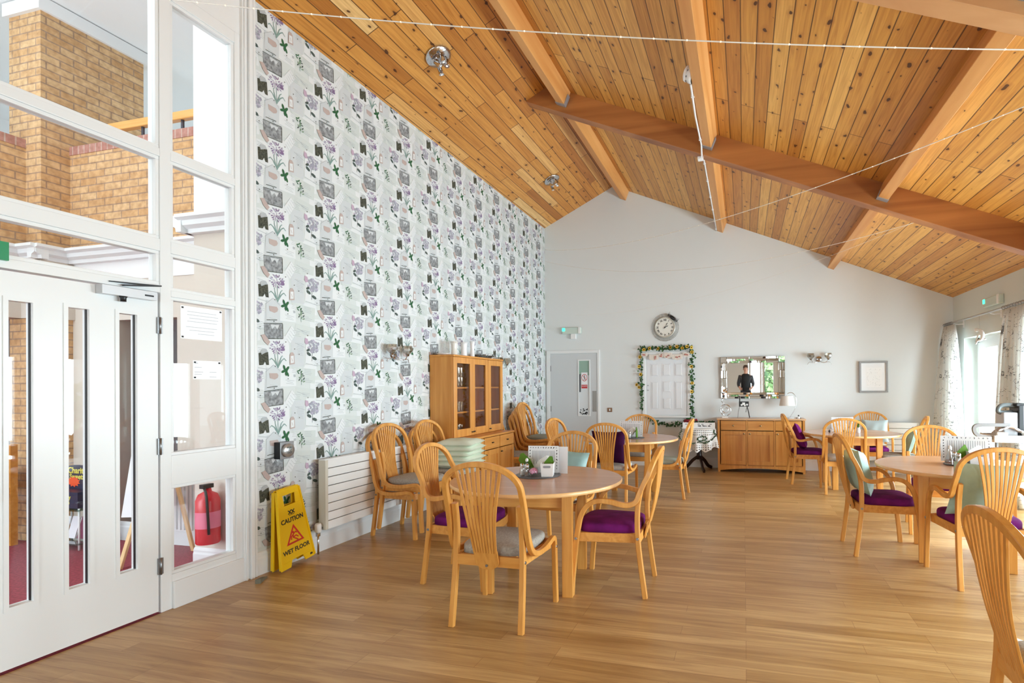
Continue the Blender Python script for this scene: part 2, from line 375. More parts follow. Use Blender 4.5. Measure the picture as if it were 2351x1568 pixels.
# ------------------------------------------------------------------ the room shell
XL, XR, YB, YF = -3.5, 3.08, 9.2, -4.0
RX, RZ, SL_, SR_ = -2.197, 4.916, 0.491, 0.4226
def zc(x): return RZ - SL_*(RX-x) if x < RX else RZ - SR_*(x-RX)
def S(o): o['kind'] = 'structure'; return o
S(MB().bb(XL, XR+0.3, YF-0.3, YB+0.2, -0.12, 0).build('floor', FLOOR))
m = MB(); pts = [(XL-0.1, zc(XL-0.1)), (RX, RZ), (RX, RZ+0.2), (XL-0.1, zc(XL-0.1)+0.2)]
m.prism(pts, lambda u, v, t: (u, t, v), YF-0.3, YB+0.2); S(m.build('ceiling', PINE_L)).name = 'ceiling'
m = MB(); pts = [(RX, RZ), (XR+0.35, zc(XR+0.35)), (XR+0.35, zc(XR+0.35)+0.2), (RX, RZ+0.2)]
m.prism(pts, lambda u, v, t: (u, t, v), YF-0.3, YB+0.2); S(m.build('ceiling', PINE_R))
# back wall with the gable top
m = MB(); pts = [(XL-0.12, 0), (XR+0.25, 0), (XR+0.25, zc(XR+0.25)+0.05), (RX, RZ+0.05), (XL-0.12, zc(XL-0.12)+0.05)]
m.prism(pts, lambda u, v, t: (u, t, v), YB, YB+0.2); S(m.build('wall_back', WALL))
# left wall: plain return above the screen and behind the viewer, papered part beyond it
m = MB(); m.bb(XL-0.12, XL, YF, 0.35, 0, 4.3); S(m.build('wall_left', WALL))

def wallpaper():
    rnd = random.Random(3)
    mats = [mat('paper_ground', (212, 218, 217), 0.8, vary=(2.5, 0.03)), mat('paper_sheet_white', (224, 228, 230), 0.8), mat('paper_sheet_mint', (207, 214, 212), 0.8),
            mat('paper_sheet_grey', (205, 210, 213), 0.8), mat('paper_script', (180, 185, 188), 0.8), mat('paper_photo', (142, 145, 148), 0.8, vary=(45, 0.5)),
            mat('paper_dark', (74, 76, 64), 0.8, vary=(90, 0.7)), mat('paper_purple', (136, 112, 150), 0.8), mat('paper_lilac', (186, 180, 198), 0.8),
            mat('paper_teal_stem', (128, 156, 150), 0.8), mat('paper_leaf', (44, 96, 60), 0.8), mat('paper_leaf_grey', (74, 88, 84), 0.8),
            mat('paper_brown', (188, 170, 165), 0.8), mat('paper_hydrangea', (160, 160, 174), 0.8), mat('paper_stamp', (190, 166, 186), 0.8), mat('paper_pale_green', (120, 150, 118), 0.8)]
    T = []   # tile shapes: (material, layer, [(y,z)...])
    def q(k, lay, pts): T.append((k, lay, pts))
    def rect(k, lay, cy, cz, w, h, a=0):
        c, s = math.cos(a), math.sin(a); q(k, lay, [(cy+x*c-z*s, cz+x*s+z*c) for x, z in ((-w/2, -h/2), (w/2, -h/2), (w/2, h/2), (-w/2, h/2))])
    def ell(k, lay, cy, cz, a, b, rot, n=6): c, s = math.cos(rot), math.sin(rot); q(k, lay, [(cy+a*math.cos(t)*c-b*math.sin(t)*s, cz+a*math.cos(t)*s+b*math.sin(t)*c) for t in [2*PI*i/n for i in range(n)]])
    def line(k, lay, p, r_, w=0.003):
        d = (r_[0]-p[0], r_[1]-p[1]); l = math.hypot(*d); n = (-d[1]/l*w/2, d[0]/l*w/2)
        q(k, lay, [(p[0]+n[0], p[1]+n[1]), (p[0]-n[0], p[1]-n[1]), (r_[0]-n[0], r_[1]-n[1]), (r_[0]+n[0], r_[1]+n[1])])
    for a in ((2, 0, 0.16, 0.03, 0.17, 0.2, 0.06), (3, 1, -0.05, 0.20, 0.2, 0.13, -0.1), (1, 1, -0.14, -0.09, 0.17, 0.2, 0.05), (1, 2, 0.02, -0.06, 0.19, 0.31, 0.0), (3, 2, 0.2, -0.02, 0.13, 0.24, 0.02),
              (1, 2, 0.36, 0.0, 0.16, 0.23, -0.04), (2, 1, 0.27, 0.14, 0.2, 0.12, -0.1), (2, 2, 0.26, -0.21, 0.24, 0.12, -0.06), (1, 3, 0.1, -0.23, 0.16, 0.14, 0.03), (3, 3, -0.035, -0.245, 0.13, 0.17, -0.03), (1, 1, 0.33, -0.17, 0.14, 0.1, 0.12)): rect(*a)
    q(3, 4, [(-0.105, -0.19), (-0.035, -0.135), (0.03, -0.185), (-0.035, -0.2)])
    line(4, 5, (-0.105, -0.19), (-0.035, -0.135), 0.004); line(4, 5, (-0.035, -0.135), (0.03, -0.185), 0.004)
    q(1, 4, [(0.136, 0.185), (0.185, 0.135), (0.12, 0.035), (0.068, 0.085)])
    for i in range(5): line(4, 5, (0.135-i*0.012, 0.165-i*0.022), (0.172-i*0.012, 0.128-i*0.022), 0.0022)
    q(5, 5, [(-0.118, 0.172), (0.05, 0.19), (0.053, 0.075), (-0.108, 0.062)])
    q(3, 6, [(-0.06, 0.172), (-0.045, 0.14), (-0.02, 0.165), (0.0, 0.142), (0.02, 0.178)])
    for a, b in (((-0.12, 0.176), (0.05, 0.194)), ((0.05, 0.19), (0.053, 0.075)), ((-0.108, 0.06), (0.053, 0.073)), ((-0.095, 0.205), (0.0, 0.215))): line(6, 7, a, b, 0.005)
    q(12, 8, [(-0.145, 0.085), (-0.115, 0.095), (-0.065, 0.04), (-0.085, 0.012), (-0.12, 0.04)])
    q(6, 5, [(-0.165, -0.05), (-0.145, -0.045), (-0.14, -0.062), (-0.125, -0.055), (-0.105, -0.045), (-0.083, -0.038), (-0.075, -0.137), (-0.098, -0.138), (-0.11, -0.112), (-0.125, -0.138), (-0.16, -0.142)])
    q(4, 6, [(-0.15, -0.04), (-0.135, -0.02), (-0.1, -0.015), (-0.085, -0.036), (-0.105, -0.044), (-0.125, -0.053), (-0.14, -0.06)])
    for i in range(74):   # allium head
        a = rnd.uniform(0, 2*PI); r = math.sqrt(rnd.random()); ell(rnd.choice((7, 7, 8)), 6+i % 3, 0.068*r*math.cos(a), 0.003+0.05*r*math.sin(a), 0.011, 0.0042, a+rnd.uniform(-.5, .5), 4)
    line(9, 5, (0.003, -0.03), (0.007, -0.16), 0.005)
    for p in (((0.005, -0.15), (-0.03, -0.1), (-0.055, -0.085), (-0.07, -0.1)), ((0.007, -0.15), (0.04, -0.1), (0.065, -0.08), (0.085, -0.1)), ((0.007, -0.158), (-0.01, -0.11), (-0.02, -0.08), (-0.024, -0.05)), ((0.007, -0.155), (0.025, -0.1), (0.035, -0.075), (0.05, -0.06))):
        for i in range(3): line(9, 6, p[i], p[i+1], 0.009-0.002*i)
    q(12, 5, [(0.118, -0.052), (0.128, -0.03), (0.148, -0.027), (0.162, -0.043), (0.167, -0.12), (0.118, -0.128)]); q(1, 6, [(0.127, -0.058), (0.156, -0.053), (0.158, -0.11), (0.126, -0.116)])
    line(12, 7, (0.135, -0.075), (0.145, -0.1), 0.004)
    for i in range(60):   # hydrangea head
        a = rnd.uniform(0, 2*PI); r = math.sqrt(rnd.random()); ell(rnd.choice((13, 13, 8, 3, 13)), 6+i % 3, 0.362+0.062*r*math.cos(a), 0.035+0.052*r*math.sin(a), 0.013, 0.009, rnd.uniform(0, 3), 5)
    line(11, 5, (0.35, -0.01), (0.345, -0.09), 0.003); ell(11, 6, 0.312, -0.032, 0.027, 0.014, -0.5); ell(11, 6, 0.372, -0.065, 0.028, 0.014, -0.35); ell(11, 9, 0.304, 0.0, 0.02, 0.011, 0.6)
    q(12, 6, [(-0.073, -0.2), (-0.002, -0.198), (0.01, -0.215), (0.002, -0.235), (-0.025, -0.248), (-0.068, -0.238)])
    for e in ((0.065, -0.155, 0.026, 0.011, 1.9), (0.055, -0.183, 0.022, 0.011, 0.4), (0.095, -0.16, 0.024, 0.011, 0.9), (0.083, -0.19, 0.03, 0.013, 1.5), (0.098, -0.205, 0.02, 0.009, 1.9)): ell(10, 8, *e)
    line(9, 5, (0.225, -0.17), (0.235, -0.29), 0.003)
    for i in range(13): ell(rnd.choice((10, 15, 15, 11)), 7, 0.228+rnd.uniform(-0.04, 0.04), -0.168-i*0.0078, 0.014, 0.005, rnd.uniform(-1.2, 1.2), 5)
    q(14, 6, [(0.272, 0.1), (0.3, 0.093), (0.312, 0.055), (0.285, 0.045), (0.27, 0.06)])
    rect(4, 6, 0.165, -0.215, 0.02, 0.02, 0.1)
    for cy, cz, n, w in ((-0.15, 0.19, 5, 0.08), (0.3, -0.16, 4, 0.1), (0.22, 0.05, 8, 0.07), (-0.04, -0.29, 3, 0.09), (0.12, -0.25, 3, 0.09), (0.28, 0.16, 3, 0.1), (0.27, -0.235, 3, 0.12), (-0.14, -0.01, 3, 0.07), (0.19, 0.15, 4, 0.08), (0.3, -0.25, 2, 0.1), (0.16, -0.16, 3, 0.05), (0.42, 0.06, 4, 0.05)):
        for i in range(n):
            ww = w*rnd.uniform(0.6, 1); line(4, 5, (cy-ww/2, cz-i*0.013), (cy+ww/2, cz-i*0.013-0.006), 0.0028)
    for p in ((0.08, 0.05), (-0.03, 0.2), (0.165, 0.0), (0.21, -0.04), (0.3, 0.12), (0.1, -0.24), (-0.02, -0.145), (0.4, -0.11)): rect(6, 9, p[0], p[1], 0.007, 0.007, 0.6)
    for a, b in (((0.17, 0.05), (0.27, 0.02)), ((0.19, 0.17), (0.29, 0.14)), ((0.28, -0.11), (0.41, -0.13)), ((-0.17, -0.16), (-0.09, -0.17))): line(4, 4, a, b, 0.004)
    mb = MB(); y0, y1, z0, z1 = 3.16, YB, 0.19, zc(XL)-0.001
    mb.bb(XL-0.12, XL, y0-0.02, y1+0.1, 0, 4.34)
    for col in range(-1, 13):
        for j in range(-13, 9):
            fy, fz = 3.378+0.5535*col, 2.73+0.5145*j+0.257*col
            if fz < -0.3 or fz > 4.8: continue
            for si, (k, lay, pts) in enumerate(T):
                P = [(fy+a, fz+b) for a, b in pts]
                if all(a < y0 for a, b in P) or all(a > y1 for a, b in P) or all(b < z0 for a, b in P) or all(b > z1 for a, b in P): continue
                P = [(min(max(a, y0), y1-0.002), min(max(b, z0), z1)) for a, b in P]
                mb.k = k; mb.poly([(XL+0.0006+lay*0.00050+(si % 40)*0.000012, a, b) for a, b in P])
    S(mb.build('wall_left', mats))
wallpaper()

# right wall with three glazed openings
WIN = [(0.4, 3.4, 0.0, 2.03), (4.2, 6.75, 0.0, 2.03), (7.28, 8.8, 0.0, 2.03)]
m = MB(); y = YF; H_ = zc(XR)+0.06
for a, b, z0, z1 in WIN:
    m.bb(XR, XR+0.25, y, a, 0, H_); m.bb(XR, XR+0.25, a, b, z1, H_); y = b
m.bb(XR, XR+0.25, y, YB, 0, H_); S(m.build('wall_right', mat('wall_paint_sage', (214, 219, 214), 0.75)))
def french_window(name, a, b, z0, z1, x=XR+0.17, n=2, side='x'):
    """white framed glazed doors; leaves side by side"""
    f = MB(); w = 0.07; P = (lambda u0, u1, d0, d1, za, zb: f.bb(x+d0, x+d1, u0, u1, za, zb)) if side == 'x' else (lambda u0, u1, d0, d1, za, zb: f.bb(u0, u1, x+d0, x+d1, za, zb))
    P(a, b, 0, 0.07, z1-w, z1); P(a, b, 0, 0.07, z0, z0+0.05); P(a, a+w, 0, 0.07, z0, z1); P(b-w, b, 0, 0.07, z0, z1)
    root = S(f.build(name, WHITE)); L_ = (b-a-2*w)/n
    for i in range(n):
        f = MB(); u0 = a+w+i*L_+0.004; u1 = u0+L_-0.008; s = 0.085
        P(u0, u0+s, -0.015, 0.045, z0+0.05, z1-w); P(u1-s, u1, -0.015, 0.045, z0+0.05, z1-w); P(u0+s, u1-s, -0.015, 0.045, z1-w-s, z1-w); P(u0+s, u1-s, -0.015, 0.045, z0+0.05, z0+0.17)
        f.k = 1; P(u0+s, u0+s+0.012, -0.012, 0.03, z0+0.17, z1-w-s)
        lf = f.build('door_leaf', [WHITE, mat('rubber_gasket', (70, 72, 74), 0.6)], root)
        f = MB(); P(u0+s, u1-s, 0.01, 0.016, z0+0.17, z1-w-s); f.build('glass_pane', GLASS, lf)
        f = MB(); hy = u1-s/2 if i == 0 else u0+s/2; P(hy-0.012, hy+0.012, -0.05, -0.015, 1.0, 1.03); P(hy-0.012, hy+0.1, -0.062, -0.045, 1.005, 1.025); f.build('door_handle', CHROME, lf)
    return root
french_window('window_4', 0.4, 3.4, 0, 2.03); french_window('window_3', 4.2, 6.75, 0, 2.03); french_window('window_2', 7.28, 8.8, 0, 2.03)
# wall behind the viewer, seen only in the mirror
m = MB(); m.bb(XL-0.12, -2.3, YF-0.2, YF, 0, 4.6); m.bb(-2.3, -0.62, YF-0.2, YF, 2.1, 5); m.bb(-2.3, -0.62, YF-0.2, YF, 0, 0.8); m.bb(-0.62, 0.12, YF-0.2, YF, 0, 4.3); m.bb(0.12, 1.3, YF-0.2, YF, 2.05, 3.9); m.bb(1.3, XR+0.25, YF-0.2, YF, 0, 3.6)
S(m.build('wall_front', WALL)); french_window('window_5', -2.3, -0.62, 0.8, 2.1, YF-0.1, 2, 'y'); french_window('window_6', 0.12, 1.3, 0, 2.05, YF-0.1, 2, 'y')

# baseboards
def baseboard(name, poly, a, b, fn): S(MB().prism(poly, fn, a, b).build(name, WHITE))
bp = [(0, 0), (0.018, 0), (0.018, 0.12), (0.013, 0.135), (0.013, 0.15), (0.006, 0.165), (0, 0.17)]
baseboard('baseboard_left', bp, 3.17, YB, lambda u, v, t: (XL+u, t, v))
baseboard('baseboard_back', bp, XL+0.02, -3.47, lambda u, v, t: (t, YB-u, v))
baseboard('baseboard_back', bp, -2.47, XR, lambda u, v, t: (t, YB-u, v))
baseboard('baseboard_right', bp, 8.8, YB-0.02, lambda u, v, t: (XR-u, t, v))
baseboard('baseboard_right', bp, 6.75, 7.28, lambda u, v, t: (XR-u, t, v))

# roof timbers
th = math.atan(SR_); TX, TZ = math.cos(th), -math.sin(th); NX, NZ = -math.sin(th), -math.cos(th)
def beam_poly(x_right, w, d):
    z = zc(x_right); return [(x_right, z), (x_right+NX*d, z+NZ*d), (x_right+NX*d-TX*w, z+NZ*d-TZ*w), (x_right-TX*w, z-TZ*w)]
def rafter(y0, y1, label, m_=RAFTER):
    d = 0.24/math.cos(th); x0 = RX; zb = lambda x: RZ-d-SR_*(x-RX)
    xi = (RZ-SL_*RX-(RZ-d+SR_*RX))/(-(SR_+SL_)) ; xi = RX - d/(SL_+SR_)
    pts = [(RX, RZ+0.02), (XR-0.001, zc(XR)+0.02), (XR-0.001, zb(XR)), (xi, zc(xi))]
    o = MB().prism(pts, lambda u, v, t: (u, t, v), y0, y1).build('roof_rafter', m_, None, 0.004)
    return tag(o, label, 'beam', 'roof rafters')
rafter(5.92, 6.06, 'dark stained roof rafter crossing the whole pine ceiling above the round tables')
rafter(3.03, 3.17, 'paler roof rafter nearest the viewer, cut by the upper right corner', PALERAFTER)
SEG = [(-2.0, 3.03), (3.17, 5.92), (6.06, YB)]
def purlin(x_right, names, w=0.10, d=0.17, group='roof purlins'):
    for i, (a, b) in enumerate(SEG):
        if names[i] is None: continue
        P = beam_poly(x_right, w, d); P[0] = (P[0][0], P[0][1]+0.02); P[3] = (P[3][0], P[3][1]+0.02)
        o = MB().prism(P, lambda u, v, t: (u, t, v), a+0.001, b-0.001).build('roof_purlin', PURLIN, None, 0.004)
        tag(o, names[i], 'beam', group)
        for yy, sgn in ((b, -1),) if i < 2 else ():
            h = MB(); P = beam_poly(x_right, w, d); e = 0.006
            pr = (P[0][0]+NX*d*0.3, P[0][1]+NZ*d*0.3); pl = (P[3][0]+NX*d*0.5, P[3][1]+NZ*d*0.5)
            strip = [(pr[0]+TX*e, pr[1]+TZ*e), (P[1][0]+TX*e+NX*e, P[1][1]+TZ*e+NZ*e), (P[2][0]-TX*e+NX*e, P[2][1]-TZ*e+NZ*e), (pl[0]-TX*e, pl[1]-TZ*e), pl, P[2], P[1], pr]
            h.prism(strip, lambda u, v, t: (u, t, v), yy-0.07, yy-0.002); h.build('joist_hanger', GALV, o)
purlin(-1.91, [None, 'ridge beam between the two rafters along the peak of the pine ceiling', 'ridge beam between dark rafter and the gable of the far wall'], 0.11)
purlin(-0.25, [None, 'middle purlin above the smoke detector, between the two rafters', 'middle purlin carrying white conduit down to the far wall'])
purlin(1.47, ['right purlin beyond the near rafter, only its hanger in view', 'right purlin crossed by the slanting string of lights, between the rafters', 'right purlin between dark rafter and far wall above the mirror'])

# ------------------------------------------------------------------ glazed screen and door towards the lobby
def screen():
    f = MB(); X0, X1 = XL-0.10, XL+0.0
    V = lambda a, b, z0, z1, x0=X0, x1=X1: f.bb(x0, x1, a, b, z0, z1)
    # uprights and transoms: door bay 0.35..2.52, side light bay 2.58..3.03
    V(2.52, 2.585, 0, 3.94); V(3.03, 3.075, 0, 3.94); V(0.35, 0.42, 0, 3.94)
    for z0, z1 in ((2.245, 2.32), (2.835, 2.885), (3.86, 3.94)):
        V(0.42, 2.52, z0, z1); V(2.585, 3.03, z0, z1)
    V(0.42, 2.52, 1.985, 2.035); V(2.585, 3.03, 1.97, 2.01); V(2.585, 3.03, 0.775, 0.965); V(2.585, 3.03, 0.0, 0.215)
    # beads around the panes
    def bead(a, b, z0, z1, w=0.02):
        for q in ((a, b, z0, z0+w), (a, b, z1-w, z1), (a, a+w, z0+w, z1-w), (b-w, b, z0+w, z1-w)): V(*q, XL-0.065, XL-0.008)
    bays = [(2.585, 3.03, 0.215, 0.775), (2.585, 3.03, 0.965, 1.97), (2.585, 3.03, 2.01, 2.245), (2.585, 3.03, 2.32, 2.835), (2.585, 3.03, 2.885, 3.86),
            (0.42, 2.52, 2.035, 2.245), (0.42, 2.52, 2.32, 2.835), (0.42, 2.52, 2.885, 3.86)]
    for b in bays: bead(*b)
    # moulded casing at the papered wall
    V(3.075, 3.17, 0, 4.27, XL-0.10, XL+0.02); V(3.085, 3.10, 0, 4.27, XL+0.02, XL+0.03); V(3.115, 3.145, 0, 4.27, XL+0.02, XL+0.04); V(3.155, 3.175, 0, 4.27, XL+0.02, XL+0.03)
    V(2.585, 3.075, 0, 0.17, XL, XL+0.018)
    root = S(f.build('window_1', WHITE, None, 0.003))
    for (a, b, z0, z1) in bays: MB().bb(XL-0.036, XL-0.03, a+0.02, b-0.02, z0+0.02, z1-0.02).build('glass_pane', GLASS, root)
    m = MB(); V = lambda a, b, z0, z1, x0, x1: m.bb(x0, x1, a, b, z0, z1)
    top = S(MB().bb(XL-0.12, XL, 0.35, 3.075, 3.94, 4.3).build('wall_left', WHITE))
    # door leaves
    for (a, b, lab) in ((1.56, 2.51, 1), (0.6, 1.553, 2)):
        d = MB(); x0, x1 = XL-0.055, XL-0.008
        slots = [(a+0.25, a+0.345), (a+0.492, a+0.588), (a+0.735, a+0.83)] if lab == 1 else [(a+0.12, a+0.215), (a+0.362, a+0.458), (a+0.605, a+0.70)]
        ys = [a] + [v for s in slots for v in s] + [b]
        for i in range(0, len(ys), 2): d.bb(x0, x1, ys[i], ys[i+1], 0.012, 1.975)
        for s0, s1 in slots:
            d.bb(x0, x1, s0, s1, 0.012, 0.315); d.bb(x0, x1, s0, s1, 1.83, 1.975)
            for q in ((s0-0.02, s0, 0.295, 1.85), (s1, s1+0.02, 0.295, 1.85), (s0, s1, 0.295, 0.315), (s0, s1, 1.83, 1.85)): d.bb(x1, x1+0.006, q[0], q[1], q[2], q[3])
        r = S(d.build('door_%d' % lab, WHITE))
        for s0, s1 in slots: g_ = MB().bb(XL-0.034, XL-0.028, s0, s1, 0.315, 1.83).build('glass_pane', GLASS, r); MB().bb(XL-0.034, XL-0.022, s1-0.004, s1, 0.315, 1.83).build('gasket', BLACK, g_)
        if lab == 1:
            for z in (1.73, 0.98, 0.24):
                h = MB(); h.bb(XL-0.006, XL+0.002, 2.502, 2.532, z, z+0.1); h.tube([(XL+0.004, 2.516, z-0.002), (XL+0.004, 2.516, z+0.102)], 0.006); h.build('hinge', STEEL, r)
            c = MB(); c.bb(XL-0.006, XL+0.045, 2.18, 2.47, 1.925, 1.975); c.k = 1; c.bb(XL+0.045, XL+0.046, 2.40, 2.45, 1.943, 1.953); c.k = 1; c.lathe([(0.014, 0), (0.014, 0.02), (0.02, 0.03)], (XL+0.022, 2.3, 1.895), 12)
            c.sweep([(XL+0.022, 2.3, 1.99), (XL+0.03, 2.5, 2.02)], 0.02, 0.008, (1, 0, 0)); c.sweep([(XL+0.03, 2.5, 2.02), (XL-0.0, 2.24, 2.004)], 0.02, 0.006, (1, 0, 0))
            c.build('door_closer', [mat('silver_paint', (206, 208, 212), 0.35, 0.3), BLACK], r)
        hnd = MB(); hy = a+0.06 if lab == 1 else b-0.06
        hnd.tube([(XL-0.008, hy, 1.2), (XL+0.06, hy, 1.2), (XL+0.075, hy, 1.17), (XL+0.075, hy, 0.9), (XL+0.06, hy, 0.87), (XL-0.008, hy, 0.87)], 0.011); hnd.build('pull_handle', STEEL, r)
screen()
# notices taped to the inner side of the glass
def notice(label, a, b, z0, z1, rows):
    m = MB(); m.bb(XL-0.03, XL-0.0285, a, b, z0, z1); m.k = 1
    for i, (r0, w, u) in enumerate(rows): m.bb(XL-0.0285, XL-0.028, a+(b-a)*u, a+(b-a)*(u+w), z1-(z1-z0)*r0-0.0035, z1-(z1-z0)*r0)
    m.k = 2
    for yy, zz in ((a+0.012, z0+0.012), (a+0.012, z1-0.012), (b-0.012, z1-0.012)): m.bb(XL-0.0285, XL-0.0265, yy-0.006, yy+0.006, zz-0.005, zz+0.005)
    tag(m.build('paper_notice', [mat('notice_paper', (246, 247, 250), 0.5), mat('pale_print', (196, 200, 208), 0.8), DINK]), label, 'notice')
notice('large white paper notice with rows of pale print taped high on the side glass', 2.665, 2.95, 1.715, 1.93, [(0.15, 0.7, 0.15), (0.25, 0.75, 0.15), (0.35, 0.7, 0.2), (0.45, 0.72, 0.15), (0.62, 0.75, 0.12), (0.72, 0.6, 0.2), (0.82, 0.4, 0.4)])
notice('smaller white certificate with small logo and two columns of print on the glass', 2.745, 2.94, 1.45, 1.575, [(0.08, 0.1, 0.05), (0.14, 0.1, 0.07), (0.35, 0.25, 0.05), (0.6, 0.3, 0.05), (0.6, 0.25, 0.58), (0.72, 0.25, 0.05), (0.85, 0.25, 0.58)])

# ------------------------------------------------------------------ the lobby beyond the glass
S(MB().bb(-9.5, XL-0.001, -3, 8, -0.12, -0.002).build('floor', CARPET))
S(MB().bb(-9.6, XL-0.12, -3, 8.2, 5.0, 5.1).build('ceiling', CEILW))
m = MB(); m.bb(-9.6, -9.5, -3, 8, 0, 5); m.bb(-9.5, XL-0.12, 8, 8.1, 0, 5); m.bb(XL-0.12, XL-0.02, 3.3, 8, 4.2, 5.0); m.bb(XL-0.12, XL-0.02, -3, 3.3, 4.3, 5.0); S(m.build('wall_lobby', CEILW))
PX, PY = -6.2, 3.43                                                    # near corner of the brick pillar
o = S(MB().bb(-6.62, PX, PY, 4.30, 0, 4.87).build('wall_pillar', BRICK))
o = MB(); o.bb(-6.66, PX+0.03, PY-0.03, 4.38, 4.87, 4.99); S(o.build('trim_1', CEILW))
def parapet(x0, x1, y0, y1, lab):
    m = MB(); m.bb(x0, x1, y0, y1, 2.7, 3.62); o = S(m.build('wall_gallery', BRICK))
    m = MB(); m.bb(x0-0.005, x1+0.006, y0-0.006, y1+0.005, 3.62, 3.70); m.build('coping', COPING, o)
parapet(PX, XL-0.12, 3.65, 3.85, 0); parapet(-6.6, -6.4, -3, PY, 1)
S(MB().bb(-9.5, XL-0.12, 3.66, 8, 2.4, 2.7).build('floor', CEILW)); S(MB().bb(-9.5, -6.41, -3, 3.66, 2.4, 2.7).build('floor', CEILW))
# cream wall and cornice below the gallery
LOW = [(PX+0.02, XL-0.12, 3.67, 3.80)]
m = MB(); m.bb(-4.9, XL-0.12, 3.67, 3.8, 0, 2.58); m.bb(-5.62, -4.9, 3.67, 3.8, 2.03, 2.58); m.bb(PX, -5.62, 3.67, 3.8, 0, 2.58); m.bb(-6.78, PX+0.03, PY-0.02, 3.67, 2.05, 2.58); m.bb(-6.59, -6.43, -3, PY, 2.05, 2.58); S(m.build('wall_lobby', CREAM))
cp = [(0, 0), (0.05, 0), (0.055, 0.03), (0.09, 0.05), (0.095, 0.085), (0.13, 0.1), (0.13, 0.125), (0, 0.125)]
m = MB(); m.prism(cp, lambda u, v, t: (t, 3.66-u, 2.575+v), PX, -4.05); m.prism(cp, lambda u, v, t: (PX+u, t, 2.575+v), PY-0.1, 3.66); m.prism(cp, lambda u, v, t: (t, PY-u, 2.575+v), -6.42, PX+0.1); m.prism(cp, lambda u, v, t: (-6.43+u, t, 2.575+v), -3, PY)
m.prism(cp, lambda u, v, t: (t, 3.2-u, 2.575+v), -4.13, XL-0.11); m.prism(cp, lambda u, v, t: (-4.1-u, t, 2.575+v), 3.1, 3.66); S(m.build('trim_2', WHITE))
m = MB(); m.bb(-4.1, XL-0.11, 3.2, 3.66, 2.7, 5.0); S(m.build('wall_pier', CEILW)); m = MB(); m.bb(-4.1, XL-0.11, 3.2, 3.66, 0, 2.7); S(m.build('wall_pier', CREAM))
m = MB(); m.prism(bp, lambda u, v, t: (t, 3.67-u, v), -6.4, -4.1); m.prism(bp, lambda u, v, t: (t, 3.2-u, v), -4.1, XL-0.12); S(m.build('baseboard_lobby', WHITE))
# gallery handrails: one thing per rail with its brackets
def rail(label, p, q, n):
    p, q = Vector(p), Vector(q); t = (q-p).normalized()
    m = MB(); m.sweep([p, q], 0.075, 0.055, (0, 0, 1)); root = m.build('handrail', wood('rail_wood', (222, 160, 86), (240, 184, 112), 0, 0.35)); tag(root, label, 'handrail')
    for i in range(n):
        c = p+(q-p)*((i+0.35)/n); b = MB(); b.tube([c-Vector((0, 0, 0.17)), c-Vector((0, 0, 0.02))], 0.014, 8); b.lathe([(0.03, 0), (0.03, 0.008)], (c.x, c.y, c.z-0.175), 12); b.build('bracket', mat('rail_bracket', (60, 62, 74), 0.4), root)
rail('orange wooden gallery handrail beside the brick pillar, above the long brick parapet', (-6.05, 3.74, 3.87), (XL-0.14, 3.74, 3.87), 5)
rail('short wooden gallery handrail left of the brick pillar', (-6.5, 0.2, 3.87), (-6.5, 3.2, 3.87), 4)
